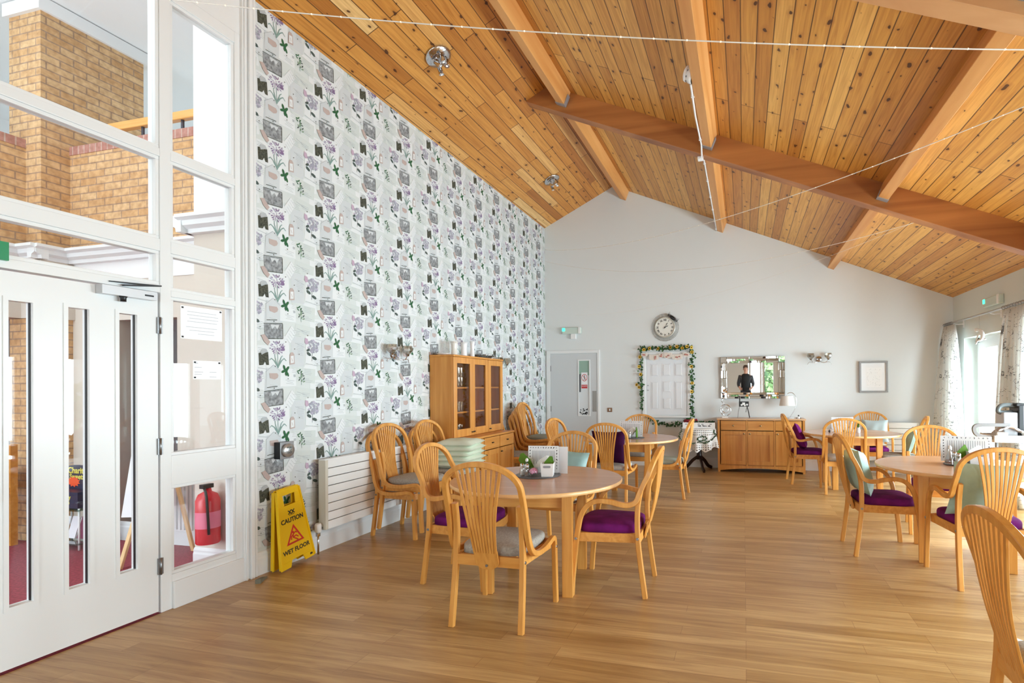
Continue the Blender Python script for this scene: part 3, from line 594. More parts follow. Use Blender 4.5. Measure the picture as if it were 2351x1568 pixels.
# ------------------------------------------------------------------ chairs
def smooth(pts, n=5):
    """Catmull-Rom through 3D points"""
    P = [Vector(p) for p in pts]; P = [2*P[0]-P[1]] + P + [2*P[-1]-P[-2]]; out = []
    for i in range(1, len(P)-2):
        for k in range(n):
            t = k/n; out.append(0.5*((2*P[i])+(-P[i-1]+P[i+1])*t+(2*P[i-1]-5*P[i]+4*P[i+1]-P[i+2])*t*t+(-P[i-1]+3*P[i]-3*P[i+1]+P[i+2])*t**3))
    out.append(P[-2]); return out
def interp(tab, x):
    if x <= tab[0][0]: return tab[0][1]
    for (a, u), (b, v) in zip(tab, tab[1:]):
        if x <= b: return u+(v-u)*(x-a)/(b-a)
    return tab[-1][1]
def chair_meshes(kind):
    out = {}
    arm = kind == 'arm'
    hoopy = [(0.46, -0.165), (0.60, -0.215), (0.68, -0.232), (0.80, -0.272), (0.955, -0.328)]
    if arm: side = [(0.262, 0.205, 0.36), (0.262, 0.192, 0.44), (0.264, 0.17, 0.53), (0.266, 0.125, 0.60), (0.267, 0.06, 0.632), (0.264, -0.02, 0.63), (0.258, -0.10, 0.612), (0.252, -0.155, 0.612), (0.247, -0.195, 0.635), (0.243, -0.218, 0.69), (0.238, -0.245, 0.75), (0.235, -0.272, 0.80)]
    else: side = [(0.248, 0.222, 0.34), (0.248, 0.217, 0.385), (0.25, 0.196, 0.418), (0.252, 0.155, 0.424), (0.256, 0.07, 0.412), (0.256, -0.02, 0.405), (0.252, -0.10, 0.412), (0.247, -0.155, 0.44), (0.243, -0.188, 0.50), (0.24, -0.21, 0.58), (0.238, -0.234, 0.68), (0.235, -0.272, 0.80)]
    sd = smooth(side, 4)
    arch = []
    for i in range(1, 24):
        a = PI*i/24; z = 0.80+0.155*math.sin(a)**0.92; arch.append(Vector((0.235*math.cos(a), interp(hoopy, z), z)))
    path = sd + arch + [Vector((-p.x, p.y, p.z)) for p in reversed(sd)]
    refs = [(1, 0, 0) if p.z < 0.7 or abs(p.x) > 0.2349 else None for p in path]
    R_ = []
    for p, r in zip(path, refs):
        if r: R_.append(Vector((1, 0, 0)) if p.x > 0 else Vector((1, 0, 0)))
        else: c = p.x/0.235; R_.append(Vector((c, 0, max(0.0, 1-c*c)**0.5)) if True else None)
    for i, p in enumerate(path):
        if p.x < 0 and (refs[i] is not None): R_[i] = Vector((-1, 0, 0))
    m = MB(); m.sweep(path, 0.03, 0.032, R_); out['bentwood_frame'] = (m.mesh('bentwood_frame', BEECH), BEECH)
    # legs
    for nm, sx in (('fl', 1), ('fr', -1)):
        m = MB(); x = 0.262 if arm else 0.248
        y1 = 0.205 if arm else 0.222; z1 = 0.36 if arm else 0.34
        m.sweep([(sx*x, 0.24, 0), (sx*x, 0.232, 0.12), (sx*x, (y1+0.23)/2, 0.25), (sx*x, y1, z1+0.001)], 0.03, 0.034, (1, 0, 0))
        m.k = 1; m.lathe([(0.009, sx*(x+0.015)), (0.009, sx*(x+0.018))], (0, y1+0.0, z1+0.02), 10, axis='x'); out[nm] = (m.mesh('leg', [BEECH, STEEL]), 0)
    for nm, sx in (('rl', 1), ('rr', -1)):
        m = MB(); m.sweep(smooth([(sx*0.216, -0.245, 0), (sx*0.213, -0.218, 0.2), (sx*0.21, -0.20, 0.36), (sx*0.208, -0.195, 0.48), (sx*0.206, -0.20, 0.60), (sx*0.205, -0.222, 0.71)], 3), 0.032, 0.032, (1, 0, 0))
        m.k = 1; m.lathe([(0.009, sx*0.225), (0.009, sx*0.229)], (0, -0.198, 0.385), 10, axis='x'); out[nm] = (m.mesh('leg', [BEECH, STEEL]), 0)
    # seat rails
    xs = 0.232 if arm else 0.222
    m = MB(); z0, z1 = 0.352, 0.412
    for sx in (1, -1): m.sweep([(sx*0.192, -0.19, 0.382), (sx*xs, 0.20, 0.382)], 0.02, 0.06, (1, 0, 0))
    m.bb(-0.195, 0.195, -0.212, -0.19, z0, z1)
    m.sweep(smooth([(-xs, 0.2, 0.382), (-xs*0.6, 0.226, 0.382), (0, 0.235, 0.382), (xs*0.6, 0.226, 0.382), (xs, 0.2, 0.382)], 4), 0.02, 0.06, (0, 1, 0))
    out['seat_frame'] = (m.mesh('seat_frame', BEECHX), 0)
    # seat cushion outline
    o = []; w1, w0 = (0.238, 0.195) if arm else (0.226, 0.19)
    for i in range(40):
        a = 2*PI*i/40; c, s_ = math.cos(a), math.sin(a); e = 0.55 if s_ > 0 else 0.32
        x = abs(c)**e*(1 if c > 0 else -1); y = abs(s_)**e*(1 if s_ > 0 else -1)
        yy = y*0.215+0.02; ww = w0+(w1-w0)*(yy+0.2)/0.43; o.append((x*ww, yy))
    m = MB(); m.pad(o, 0.413, 0.468, 0.024, 0.014); out['seat'] = m
    # fan shaped slatted back
    m = MB(); ys = [(0.38, -0.228), (0.5, -0.262), (0.62, -0.292), (0.72, -0.308), (0.82, -0.318), (0.95, -0.33)]
    zt, zb = 0.932, 0.44
    for i in range(9):
        k = i-4; xb = k*0.0166; xt = k*0.0335; ztop = 0.80+0.155*(1-(xt/0.235)**2)**0.46-0.012; P = []
        for j in range(13):
            t = j/12; z = zb+(ztop-zb)*t; e = t**1.5; P.append((xb+(xt-xb)*min(e, 1.0), interp(ys, z), z))
        m.sweep(P, 0.0152, 0.009, (1, 0, 0), ws=[0.0134+0.0036*min(1, j/8) for j in range(13)])
        vs = []; fs = []
    prof = [(0.074, z) for z in (0.452, 0.43, 0.41, 0.385)] + [(0.074*math.cos(a), 0.385-0.05*math.sin(a)) for a in (0.35, 0.7, 1.05, 1.35)]
    for x, z in prof:
        y = interp([(0.33, -0.216), (0.38, -0.228), (0.45, -0.248), (0.545, -0.274)], z); vs += [(-x, y, z), (x, y, z), (x, y+0.009, z), (-x, y+0.009, z)]
    for j in range(len(prof)-1):
        for i in range(4): fs.append((4*j+i, 4*j+(i+1) % 4, 4*j+4+(i+1) % 4, 4*j+4+i))
    fs += [(0, 1, 2, 3), tuple(4*(len(prof)-1)+i for i in (3, 2, 1, 0))]; m.add(vs, fs)
    m.k = 1; m.lathe([(0.008, -0.232), (0.008, -0.2285)], (0, 0, 0.362), 10, axis='y')
    out['backrest'] = (m.mesh('backrest', [BEECH, STEEL]), 0)
    return out
_C = {}
def chair(label, kind, fabric, x, y, deg, z=0, tilt=0):
    if kind not in _C: _C[kind] = chair_meshes(kind)
    M_ = _C[kind]; key = (kind, fabric.name)
    if key not in _C: _C[key] = M_['seat'].mesh('seat', fabric)
    t = empty('dining_chair', (x, y, z), math.radians(deg), label, 'chair', None)
    for nm, on in (('bentwood_frame', 'bentwood_frame'), ('fl', 'leg'), ('fr', 'leg'), ('rl', 'leg'), ('rr', 'leg'), ('seat_frame', 'seat_frame'), ('backrest', 'backrest')): inst(on, M_[nm][0], t)
    inst('seat', _C[key], t)
    return t
G1 = 'chairs around the nearest round table'; G2 = 'chairs around the round table by the hatch'; G3 = 'chairs around the right hand round table'; G4 = 'chairs around the round table by the sideboard'
def ch(g, *a, **k): c = chair(*a, **k); c['group'] = g; return c
ch(G1, 'fan back chair with grey seat, its back to the viewer, at the nearest table', 'side', GREYF, -1.43, 3.025, 0)
ch(G1, 'beech armchair with purple seat on the wall side of the nearest round table', 'arm', PURPLE, -1.965, 3.565, -88)
ch(G1, 'beech armchair with purple seat in side view, right of the nearest round table', 'arm', PURPLE, -0.88, 3.655, 91)
ch(G1, 'beech chair with grey seat and teal pillow, facing the viewer across the nearest table', 'side', GREYF, -1.56, 4.44, 176)
ch(G2, 'beech chair with pale seat and dark purple pillow at the table by the hatch', 'side', LIGHTF, -1.52, 6.20, 0)
ch(G2, 'beech chair facing the viewer beneath the hatch, behind the second round table', 'side', GREYF, -1.47, 7.45, 180)
ch(G2, 'beech chair with pale teal seat in side view near the lace covered table', 'side', mat('pale_teal_fabric', (176, 198, 194), 0.8), -0.95, 6.77, 88)
ch(G2, 'beech chair in front of the closed grey door with a floral cushion on its seat', 'side', GREYF, -2.12, 6.62, -100)
ch(G3, 'beech armchair in side view with purple seat and sage pillow, right hand table', 'arm', PURPLE, 1.09, 4.92, -86)
ch(G3, 'beech armchair with its back to the viewer and sage pillow, right hand table', 'arm', PURPLE, 1.595, 4.315, 2)
ch(G3, 'beech armchair seen from the front beyond the right hand round table', 'arm', PURPLE, 1.76, 5.70, 174)
ch(G3, 'beech armchair with purple seat at the right edge, far side of that table', 'arm', PURPLE, 2.38, 4.72, 82)
ch(G4, 'beech armchair with purple pillow and purple seat in front of the sideboard', 'arm', PURPLE, 0.86, 8.10, -85)
ch(G4, 'beech chair with off white seat, back to the viewer, near the sideboard', 'side', LIGHTF, 1.22, 7.44, -4)
ch(G4, 'beech armchair with stacked pads on its seat in front of the white wall radiator', 'arm', PURPLE, 1.80, 8.60, 172)
ch(G4, 'beech chair in side view with grey seat and green pillow, by the patterned curtain', 'side', GREYF, 1.95, 7.75, 80)
tag(ch(None, 'large near beech chair cut off by the lower right corner of the view', 'side', GREYF, 1.10, 2.06, -88) or None)
GA = 'chairs stacked beside the wall radiator'; GB = 'chairs stacked in front of the tall cabinet'; GC = 'chairs stacked beyond the tall cabinet'
def stack(g, labs, x, y, deg, f, dx=0.068, dz=0.07):
    for i, l in enumerate(labs):
        a = math.radians(deg); ch(g, l, 'side', f, x-math.sin(a)*dx*i, y+math.cos(a)*dx*i, deg, z=dz*i)
stack(GA, ['lower beech chair of the stack standing against the white wall radiator', 'upper beech chair of the stack by the wall radiator, grey seat showing'], -3.13, 4.53, -91, GREYF)
stack(GB, ['lower beech chair of the stack under the pile of mint pads', 'upper beech chair carrying the pile of mint pads, beside the tall cabinet'], -3.06, 5.09, -90, GREYF)
stack(GC, ['lowest beech chair of the stack beyond the tall cabinet', 'second beech chair up in the stack beyond the tall cabinet', 'third beech chair up in the stack beyond the tall cabinet', 'topmost beech chair of the stack beyond the tall cabinet, greenish grey seat'], -3.10, 7.62, -90, mat('sage_grey_fabric', (140, 146, 136), 0.9), 0.045, 0.06)
chair('single beech chair half hidden between the tall cabinet and the far stack', 'side', GREYF, -3.12, 6.93, -90, z=0)

# ------------------------------------------------------------------ round tables
_T = {}
def round_table(label, x, y, deg):
    t = empty('round_table', (x, y, 0), math.radians(deg), label, 'table', 'round dining tables')
    if not _T:
        m = MB(); r = 0.607; m.lathe([(r-0.006, 0.703), (r, 0.709), (r, 0.724), (r-0.004, 0.729)], n=72, cap=False); m.k = 1; m.poly([((r-0.004)*math.cos(2*PI*i/72), (r-0.004)*math.sin(2*PI*i/72), 0.729) for i in range(72)]); m.k = 0; m.poly([((r-0.006)*math.cos(2*PI*i/72), (r-0.006)*math.sin(2*PI*i/72), 0.703) for i in range(72)][::-1])
        _T['tabletop'] = m.mesh('tabletop', [TEDGE, TABLETOP])
        m = MB(); s = 0.262
        for a in range(4):
            m.M = Matrix.Rotation(a*PI/2, 4, 'Z'); m.bb(-s+0.025, s-0.025, s-0.012, s+0.012, 0.58, 0.703)
        _T['apron'] = m.mesh('apron', BEECHX)
        for i, (sx, sy) in enumerate(((1, 1), (1, -1), (-1, 1), (-1, -1))):
            m = MB(); c = s*1.04; m.bb(sx*c-0.035, sx*c+0.035, sy*c-0.024, sy*c+0.024, 0, 0.703); _T['leg%d' % i] = m.mesh('leg', BEECH)
    for k, me in _T.items(): inst(k.rstrip('0123'), me, t, 0.003)
    return t
T1 = round_table('nearest round beech dining table with menu cards and a white napkin box', -1.434, 3.595, 7)
T2 = round_table('round beech table in front of the serving hatch', -1.40, 6.66, 0)
T3 = round_table('round beech table at the right edge, with a red sauce bottle and menu cards', 1.66, 4.85, -12)
T4 = round_table('round beech table in front of the white radiator on the far wall', 1.40, 7.88, 5)

# ------------------------------------------------------------------ pillows and pads
def pillow(name, label, cat, fabric, w, h, t, M, pinch=0.08, group=None):
    m = MB(); m.pillow(w, h, t, 12, pinch); o = m.build(name, fabric); o.matrix_world = M; return tag(o, label, cat, group)
def rest(x, y, deg, dy, z, lean=70, dx=0, roll=0):
    """pillow leaning on a chair back: chair position and heading, distance forward of its centre"""
    return Matrix.Translation((x, y, 0)) @ Matrix.Rotation(math.radians(deg), 4, 'Z') @ Matrix.Translation((dx, dy, z)) @ Matrix.Rotation(math.radians(180-lean), 4, 'X') @ Matrix.Rotation(math.radians(roll), 4, 'Z')
pillow('pillow', 'teal satin pillow on the chair across the nearest round table', 'pillow', mat('teal_satin', (150, 186, 186), 0.4, vary=(9, 0.1)), 0.40, 0.36, 0.10, rest(-1.56, 4.44, 176, -0.135, 0.635, 78, 0, 6))
pillow('pillow', 'dark purple velvet pillow on the chair at the table by the hatch', 'pillow', mat('dark_purple_velvet', (58, 10, 54), 0.85, spec=0.15), 0.40, 0.40, 0.10, rest(-1.52, 6.20, 0, -0.15, 0.67, 78))
pillow('pillow', 'bright purple velvet pillow on the armchair in front of the sideboard', 'pillow', PURPLE, 0.38, 0.38, 0.11, rest(0.86, 8.10, -85, -0.10, 0.64, 68, 0, 14))
pillow('pillow', 'sage green pillow on the side view armchair at the right hand table', 'pillow', TEAL, 0.36, 0.38, 0.15, rest(1.09, 4.92, -86, -0.165, 0.66, 76))
pillow('pillow', 'sage satin pillow showing between slats of the armchair with its back turned', 'pillow', TEAL, 0.42, 0.40, 0.11, rest(1.595, 4.315, 2, -0.135, 0.655, 74, -0.03, -3))
pillow('pillow', 'green pillow on the chair beside the patterned curtain', 'pillow', TEAL, 0.36, 0.38, 0.09, rest(1.95, 7.75, 80, -0.13, 0.64, 74))
pillow('pillow', 'pale grey pillow on the far armchair before the radiator', 'pillow', mat('pale_pillow', (176, 190, 192), 0.6), 0.36, 0.34, 0.09, rest(1.80, 8.60, 172, -0.12, 0.69, 72, -0.06))
def flat(x, y, z, deg=0, a=0): return Matrix.Translation((x, y, z)) @ Matrix.Rotation(math.radians(deg), 4, 'Z') @ Matrix.Rotation(math.radians(a), 4, 'X')
GP = 'mint seat pads piled on the stacked chairs'
for i, w in enumerate(('lowest', 'second lowest', 'middle', 'second highest', 'topmost')):
    pillow('seat_pad', w+' mint seat pad of the pile on the stacked chairs by the cabinet', 'seat pad', MINT, 0.42, 0.42, 0.085, flat(-2.93+0.012*(i % 2), 5.10+0.008*i, 0.585+i*0.052, 3*i-5, 1), 0.05, GP)
pillow('seat_pad', 'pale patterned pad on the purple seat of the armchair before the radiator', 'seat pad', mat('pale_pattern', (206, 206, 196), 0.8, vary=(30, 0.25)), 0.36, 0.36, 0.05, flat(1.80, 8.56, 0.512))
pillow('seat_pad', 'floral cream pad on the chair in front of the grey door', 'seat pad', mat('floral_cream', (206, 186, 150), 0.8, vary=(26, 0.35)), 0.38, 0.38, 0.06, flat(-2.1, 6.62, 0.515, 10))

# ------------------------------------------------------------------ things on the tables
def lay(T, dx, dy): return (T.location.x+dx, T.location.y+dy)
ZT = 0.729
def disc(label, x, y, r=0.15, m_=None):
    m = MB(); m.lathe([(r-0.004, 0), (r, 0.002), (r, 0.006), (r-0.004, 0.008)], n=48); tag(m.build('placemat', m_ or mat('slate', (84, 86, 90), 0.4, vary=(40, 0.2)), loc=(x, y, ZT+0.0005)), label, 'placemat', 'round mats')
def menu(label, x, y, deg, lean=12, h=0.2, w=0.29, base=ZT+0.009, rnd=1, plain=False):
    m = MB(); m.box((0, 0, h/2), (w, 0.0015, h)); m.k = 1; R_ = random.Random(rnd)
    if not plain:
        for i in range(11): xx = -w*0.42+i*w*0.084; zz = h*0.93; m.k = R_.choice((1, 1, 2)); m.box((xx, -0.0012, zz), (0.009*R_.uniform(.4, 1), 0.0006, 0.011*R_.uniform(.6, 1.2)), (0, R_.uniform(-1, 1), 0))
        for sx in (-1, 1):
            for i in range(7): m.k = R_.choice((1, 1, 2)); m.box((sx*w*0.44, -0.0012, h*(0.82-i*0.11)), (0.006, 0.0006, 0.012*R_.uniform(.6, 1.2)), (0, R_.uniform(-1, 1), 0))
        m.k = 1
        for i in range(17): ll = h*R_.uniform(0.3, 0.6); m.box((-w*0.36+i*w*0.045, -0.0012, h*0.82-ll/2), (0.0028, 0.0006, ll))
    o = m.build('menu_card', [PAPER, INK, DINK]); o.matrix_world = Matrix.Translation((x, y, base)) @ Matrix.Rotation(math.radians(deg), 4, 'Z') @ Matrix.Rotation(math.radians(-lean), 4, 'X')
    return tag(o, label, 'menu')
def shaker(name, label, cat, x, y, fill, base=ZT+0.009, s=1.0):
    m = MB(); m.lathe([(0.02*s, 0), (0.021*s, 0.004), (0.018*s, 0.055*s), (0.014*s, 0.065*s)], n=16); root = m.build(name, THINGLASS, loc=(x, y, base)); tag(root, label, cat)
    m = MB(); m.lathe([(0.0165*s, 0.003), (0.0155*s, 0.045*s)], n=14); m.build('filling', fill, root)
    m = MB(); m.lathe([(0.0155*s, 0.062*s), (0.017*s, 0.066*s), (0.016*s, 0.078*s), (0.01*s, 0.086*s)], n=16); m.build('cap', CHROME, root); return root
def bottle(label, x, y, liquid, base=ZT+0.009, s=1.0):
    m = MB(); m.lathe([(0.03*s, 0), (0.034*s, 0.01*s), (0.03*s, 0.035*s), (0.013*s, 0.08*s), (0.011*s, 0.10*s), (0.014*s, 0.105*s)], n=18); root = m.build('sauce_bottle', THINGLASS, loc=(x, y, base)); tag(root, label, 'bottle')
    m = MB(); m.lathe([(0.027*s, 0.004), (0.03*s, 0.012*s), (0.027*s, 0.033*s)], n=16); m.build('sauce', liquid, root)
    m = MB(); m.lathe([(0.012*s, 0.105*s), (0.013*s, 0.118*s), (0.006*s, 0.13*s)], n=12); m.build('stopper', WPLAS, root)
def napkin(label, fabric, x, y, z, deg, w=0.11, h=0.1, lean=8):
    m = MB()
    for k in range(3):
        o = 0.006*k; m.prism([(-w/2, 0), (w*0.1, 0), (w*0.5, h*0.55), (w*0.28, h), (-w*0.2, h*0.6)], lambda u, v, t: (u+o, t+o, v), 0, 0.0035)
    ob = m.build('paper_napkin', fabric); ob.matrix_world = Matrix.Translation((x, y, z)) @ Matrix.Rotation(math.radians(deg), 4, 'Z') @ Matrix.Rotation(math.radians(-lean), 4, 'X'); tag(ob, label, 'napkin'); return ob
NAPG = mat('green_napkin', (92, 136, 36), 0.8); NAPW = mat('white_napkin', (238, 240, 238), 0.8)
def white_box(label, x, y, deg, base=ZT+0.009, w=0.1, d=0.13, h=0.095):
    m = MB(); t = 0.0035; k = 0.86
    def ring(a, z): ww, dd = w/2*a, d/2*a; return [(-ww, -dd, z), (ww, -dd, z), (ww, dd, z), (-ww, dd, z)]
    vs = ring(k, 0)+ring(1, h)+[(x_*(1-2*t/w), y_*(1-2*t/d), z_) for x_, y_, z_ in ring(1, h)]+[(x_*(1-2*t/w), y_*(1-2*t/d), t) for x_, y_, z_ in ring(k, 0)]
    fs = [(3, 2, 1, 0), (12, 13, 14, 15)]
    for a in (0, 4, 8): fs += [(a+i, a+(i+1) % 4, a+4+(i+1) % 4, a+4+i) for i in range(4)]
    m.add(vs, fs); root = m.build('napkin_box', WPLAS, None, 0.002); root.location = (x, y, base); root.rotation_euler = (0, 0, math.radians(deg)); tag(root, label, 'box')
    m = MB(); g = 0.0085; P = [(g*math.cos(a), g*math.sin(a)) for a in [PI/2+PI*i/6 for i in range(7)]]; P = [(p[0]-0.019, p[1]) for p in P]+[(-p[0]+0.019, -p[1]) for p in P]
    yf = -d/2*(k+(1-k)*0.78)-0.0006; m.prism(P, lambda u, v, t_: (u, yf+t_-0.0, h*0.76+v), -0.0006, 0.001); m.build('handle_slot', mat('slot_shadow_grey', (150, 152, 156), 0.7), root); return root
def rose_pot(label, x, y, base=ZT+0.009, r=0.036):
    m = MB(); m.lathe([(0.02, 0), (r, 0.012), (r*1.05, 0.035), (r*0.8, 0.055), (r*0.72, 0.062)], n=20, cap=False); root = m.build('glass_pot', glass('pot_glass', (250, 250, 250), 0.04), loc=(x, y, base)); tag(root, label, 'ornament')
    m = MB(); R_ = random.Random(5)
    for i in range(16):
        a = i*2.4; rr = 0.004+0.0014*i; m.ball((rr*math.cos(a), rr*math.sin(a), 0.045-0.0008*i), (0.012, 0.010, 0.016), 8, 6)
    m.build('pink_rose', PINK, root)
# nearest table
x, y = -1.47, 3.70
disc('round grey slate mat under the condiments on the nearest table', x, y, 0.165)
menu('printed menu card with decorated border standing on the nearest table', x+0.01, y+0.075, 6, 4, 0.2, 0.235, rnd=3)
menu('plain white menu card standing behind the printed one on the nearest table', x+0.075, y+0.115, 2, 4, 0.2, 0.225, ZT+0.0005, rnd=4, plain=True)
white_box('white plastic napkin box with a handle slot on the nearest table', x+0.095, y-0.055, 14, w=0.095, d=0.11)
napkin('white napkin folded to a point between green ones, nearest table', NAPW, x+0.02, y+0.02, ZT+0.06, 0, 0.12, 0.085)
napkin('green napkin at the left of the menu, nearest table', NAPG, x-0.085, y+0.02, ZT+0.04, 170, 0.12, 0.125)
napkin('green napkin rising from the white box, nearest table', NAPG, x+0.075, y-0.03, ZT+0.04, 0, 0.08, 0.11)
shaker('salt_shaker', 'glass salt shaker full of white salt on the nearest table', 'salt shaker', x-0.1, y-0.06, mat('salt', (236, 236, 236), 0.9))
shaker('pepper_shaker', 'glass pepper shaker beside the salt on the nearest table', 'pepper shaker', x-0.055, y-0.08, mat('pepper', (104, 76, 48), 0.9))
bottle('small clear vinegar bottle with white stopper on the nearest table', x-0.085, y-0.01, mat('vinegar', (190, 170, 120), 0.3), s=0.9)
rose_pot('pink rose in a small glass pot on the nearest table', x-0.0, y-0.085)
# table by the hatch
x, y = -1.36, 6.62
disc('round slate mat on the table by the hatch', x, y, 0.15); menu('white menu card standing on the table by the hatch', x-0.03, y+0.07, -4, 3, 0.2, 0.3, rnd=8)
napkin('green and white napkin upright on the table by the hatch', NAPG, x+0.07, y-0.02, ZT+0.009, 80, 0.07, 0.13); napkin('white napkin before the menu, table by the hatch', NAPW, x-0.03, y+0.01, ZT+0.03, 0, 0.12, 0.11)
rose_pot('pink rose in a glass pot, table by the hatch', x-0.19, y-0.03, ZT+0.001, 0.036); shaker('pepper_shaker', 'dark pepper shaker, table by the hatch', 'pepper shaker', x-0.135, y-0.05, BLACK, ZT+0.001)
shaker('salt_shaker', 'salt shaker, table by the hatch', 'salt shaker', x-0.02, y-0.08, WPLAS)
# right hand table
x, y = 1.725, 4.90
disc('round slate mat on the right hand table', x, y, 0.16); menu('printed menu card with fruit border on the right hand table', x+0.04, y+0.12, -8, 5, 0.21, 0.36, rnd=12)
bottle('clear bottle of dark red sauce with white stopper on the right hand table', x-0.135, y-0.05, mat('red_sauce', (86, 14, 20), 0.3), s=1.15)
shaker('salt_shaker', 'glass shaker with chrome top on the right hand table', 'salt shaker', x-0.085, y-0.08, WPLAS, s=1.1); shaker('pepper_shaker', 'second glass shaker behind the first on the right hand table', 'pepper shaker', x-0.09, y-0.01, mat('pepper', (104, 76, 48)), s=1.1)
napkin('green napkin standing on the right hand table', NAPG, x-0.03, y+0.02, ZT+0.01, 10, 0.13, 0.15); white_box('white napkin box on the right hand table, behind the chair hoop', x+0.07, y-0.02, -8, w=0.14, d=0.12, h=0.1); napkin('white folded napkin peaking above the box, right hand table', NAPW, x+0.05, y-0.0, ZT+0.05, 0, 0.14, 0.11)
# far table
x, y = 1.34, 7.86
menu('grey printed menu card on the far table before the radiator', x-0.03, y+0.1, 0, 3, 0.2, 0.28, ZT+0.001, rnd=21)
bottle('small bottle behind the chair slats on the far table', x-0.02, y-0.05, mat('vinegar', (190, 170, 120), 0.3), ZT+0.001); shaker('salt_shaker', 'salt shaker by the bottle on the far table', 'salt shaker', x+0.03, y-0.03, WPLAS, ZT+0.001)
for i, (dx, l) in enumerate(((-0.28, 'first'), (-0.22, 'second'), (-0.15, 'third'))):
    m = MB(); m.ball((0, 0, 0.018), (0.014, 0.014, 0.018), 10, 6); m.lathe([(0.006, 0.034), (0.003, 0.042)], n=8); tag(m.build('fir_cone_ornament', mat('dark_bead', (30, 14, 14), 0.3), loc=(x+dx, y-0.05, ZT)), 'small dark bead ornament on the far table, %s from the left' % l, 'ornament', 'dark bead ornaments on the far table')
m = MB(); m.lathe([(0.022, 0), (0.028, 0.03), (0.02, 0.06), (0.026, 0.07)], n=16); r = tag(m.build('vase', WPLAS, loc=(x+0.15, y+0.0, ZT)), 'small white vase holding green leaves on the far table', 'vase')
m = MB()
for a in range(4): m.sweep(smooth([(0, 0, 0.05), (0.01*math.cos(a*1.6), 0.01*math.sin(a*1.6), 0.11), (0.022*math.cos(a*1.6), 0.022*math.sin(a*1.6), 0.17)], 3), 0.02, 0.003, (math.sin(a), math.cos(a), 0))
m.build('leaves', NAPG, r)
# ------------------------------------------------------------------ tall display cabinet on its base unit
def dark_pull(m, x, y, z): m.bb(x, x+0.018, y-0.016, y+0.016, z-0.006, z+0.006)
root = empty('cabinet_base', (XL+0.02, 5.40, 0), 0, 'low beech base unit with three drawers and three doors below the glazed cabinet', 'cabinet')
B = MB(); D_ = 0.48; Wd = 1.28
B.bb(0.01, D_-0.02, 0.0, 0.02, 0.0, 0.775); B.bb(0.01, D_-0.02, Wd-0.02, Wd, 0.0, 0.775); B.bb(0.0, 0.012, 0, Wd, 0.0, 0.775); B.bb(0.01, D_-0.02, 0.02, Wd-0.02, 0.06, 0.08); B.bb(0.01, D_-0.06, 0.02, Wd-0.02, 0, 0.06)
for y in (Wd/3, 2*Wd/3): B.bb(0.02, D_-0.021, y-0.008, y+0.008, 0.08, 0.775)
B.build('carcass', CAB, root, 0.002); MB().bb(0, D_+0.005, -0.008, Wd+0.008, 0.775, 0.80).build('worktop', CABY, root, 0.003)
for i in range(3):
    y0, y1 = i*Wd/3+0.006, (i+1)*Wd/3-0.006
    d = MB().bb(D_-0.02, D_, y0, y1, 0.625, 0.768).build('drawer', CABY, root, 0.002); h = MB(); dark_pull(h, D_, (y0+y1)/2, 0.70); h.build('knob', BLACK, d)
    f = MB(); w = 0.065; x0, x1 = D_-0.02, D_
    f.bb(x0, x1, y0, y0+w, 0.07, 0.615); f.bb(x0, x1, y1-w, y1, 0.07, 0.615); f.bb(x0, x1, y0+w, y1-w, 0.07, 0.07+w); f.bb(x0, x1, y0+w, y1-w, 0.615-w, 0.615); f.bb(x0, x0+0.008, y0+w, y1-w, 0.07+w, 0.615-w)
    d = f.build('door', CAB, root, 0.002); h = MB(); dark_pull(h, D_, (y1-0.03, y0+0.03, y0+0.03)[i], 0.565); h.build('knob', BLACK, d)
root = empty('display_cabinet', (XL+0.01, 5.455, 0.80), 0, 'tall beech display cabinet with three glass doors full of drinking glasses', 'cabinet')
B = MB(); D2 = 0.285; W2 = 1.285; H2 = 0.935
B.bb(0, D2, 0, 0.018, 0.0, H2); B.bb(0, D2, W2-0.018, W2, 0.0, H2); B.bb(0, D2, 0.018, W2-0.018, 0.0, 0.02); B.bb(0, 0.01, 0.018, W2-0.018, 0.02, H2)
for y in (W2/3, 2*W2/3): B.bb(0.01, D2-0.004, y-0.009, y+0.009, 0.02, H2)
B.build('carcass', CAB, root, 0.002); MB().bb(0, D2+0.026, -0.006, W2+0.006, H2, H2+0.022).build('cornice', CABY, root, 0.003)
for z in (0.295, 0.585): MB().bb(0.012, D2-0.01, 0.02, W2-0.02, z-0.018, z).build('shelf', CABY, root)
for i in range(3):
    y0, y1 = i*W2/3+0.004, (i+1)*W2/3-0.004; w = 0.07; x0, x1 = D2, D2+0.02; f = MB()
    if i == 0: f.M = Matrix.Translation((x0, y0, 0)) @ Matrix.Rotation(math.radians(-2.5), 4, 'Z') @ Matrix.Translation((-x0, -y0, 0))
    f.bb(x0, x1, y0, y0+w, 0.004, H2-0.004); f.bb(x0, x1, y1-w, y1, 0.004, H2-0.004); f.bb(x0, x1, y0+w, y1-w, 0.004, 0.004+w+0.02); f.bb(x0, x1, y0+w, y1-w, H2-0.004-w, H2-0.004)
    M0 = f.M; d = f.build('door', CAB, root, 0.002)
    f = MB(); f.M = M0; f.bb(x0+0.006, x0+0.009, y0+w, y1-w, 0.09, H2-0.07); f.build('glass_pane', glass('cabinet_glass', (248, 244, 238), 0.0), d)
    f = MB(); f.M = M0; dark_pull(f, x1, (y1-0.03, y0+0.03, y0+0.03)[i], 0.045); f.build('knob', BLACK, d)
gl = MB(); gl.lathe([(0.023, 0), (0.024, 0.004), (0.031, 0.115)], n=14, cap=False); gl.lathe([(0.023, 0.003), (0, 0.003)], n=14, cap=False); TUMB = glass('tumbler_glass', (248, 250, 250), 0.42); GL = gl.mesh('drinking_glass', TUMB)
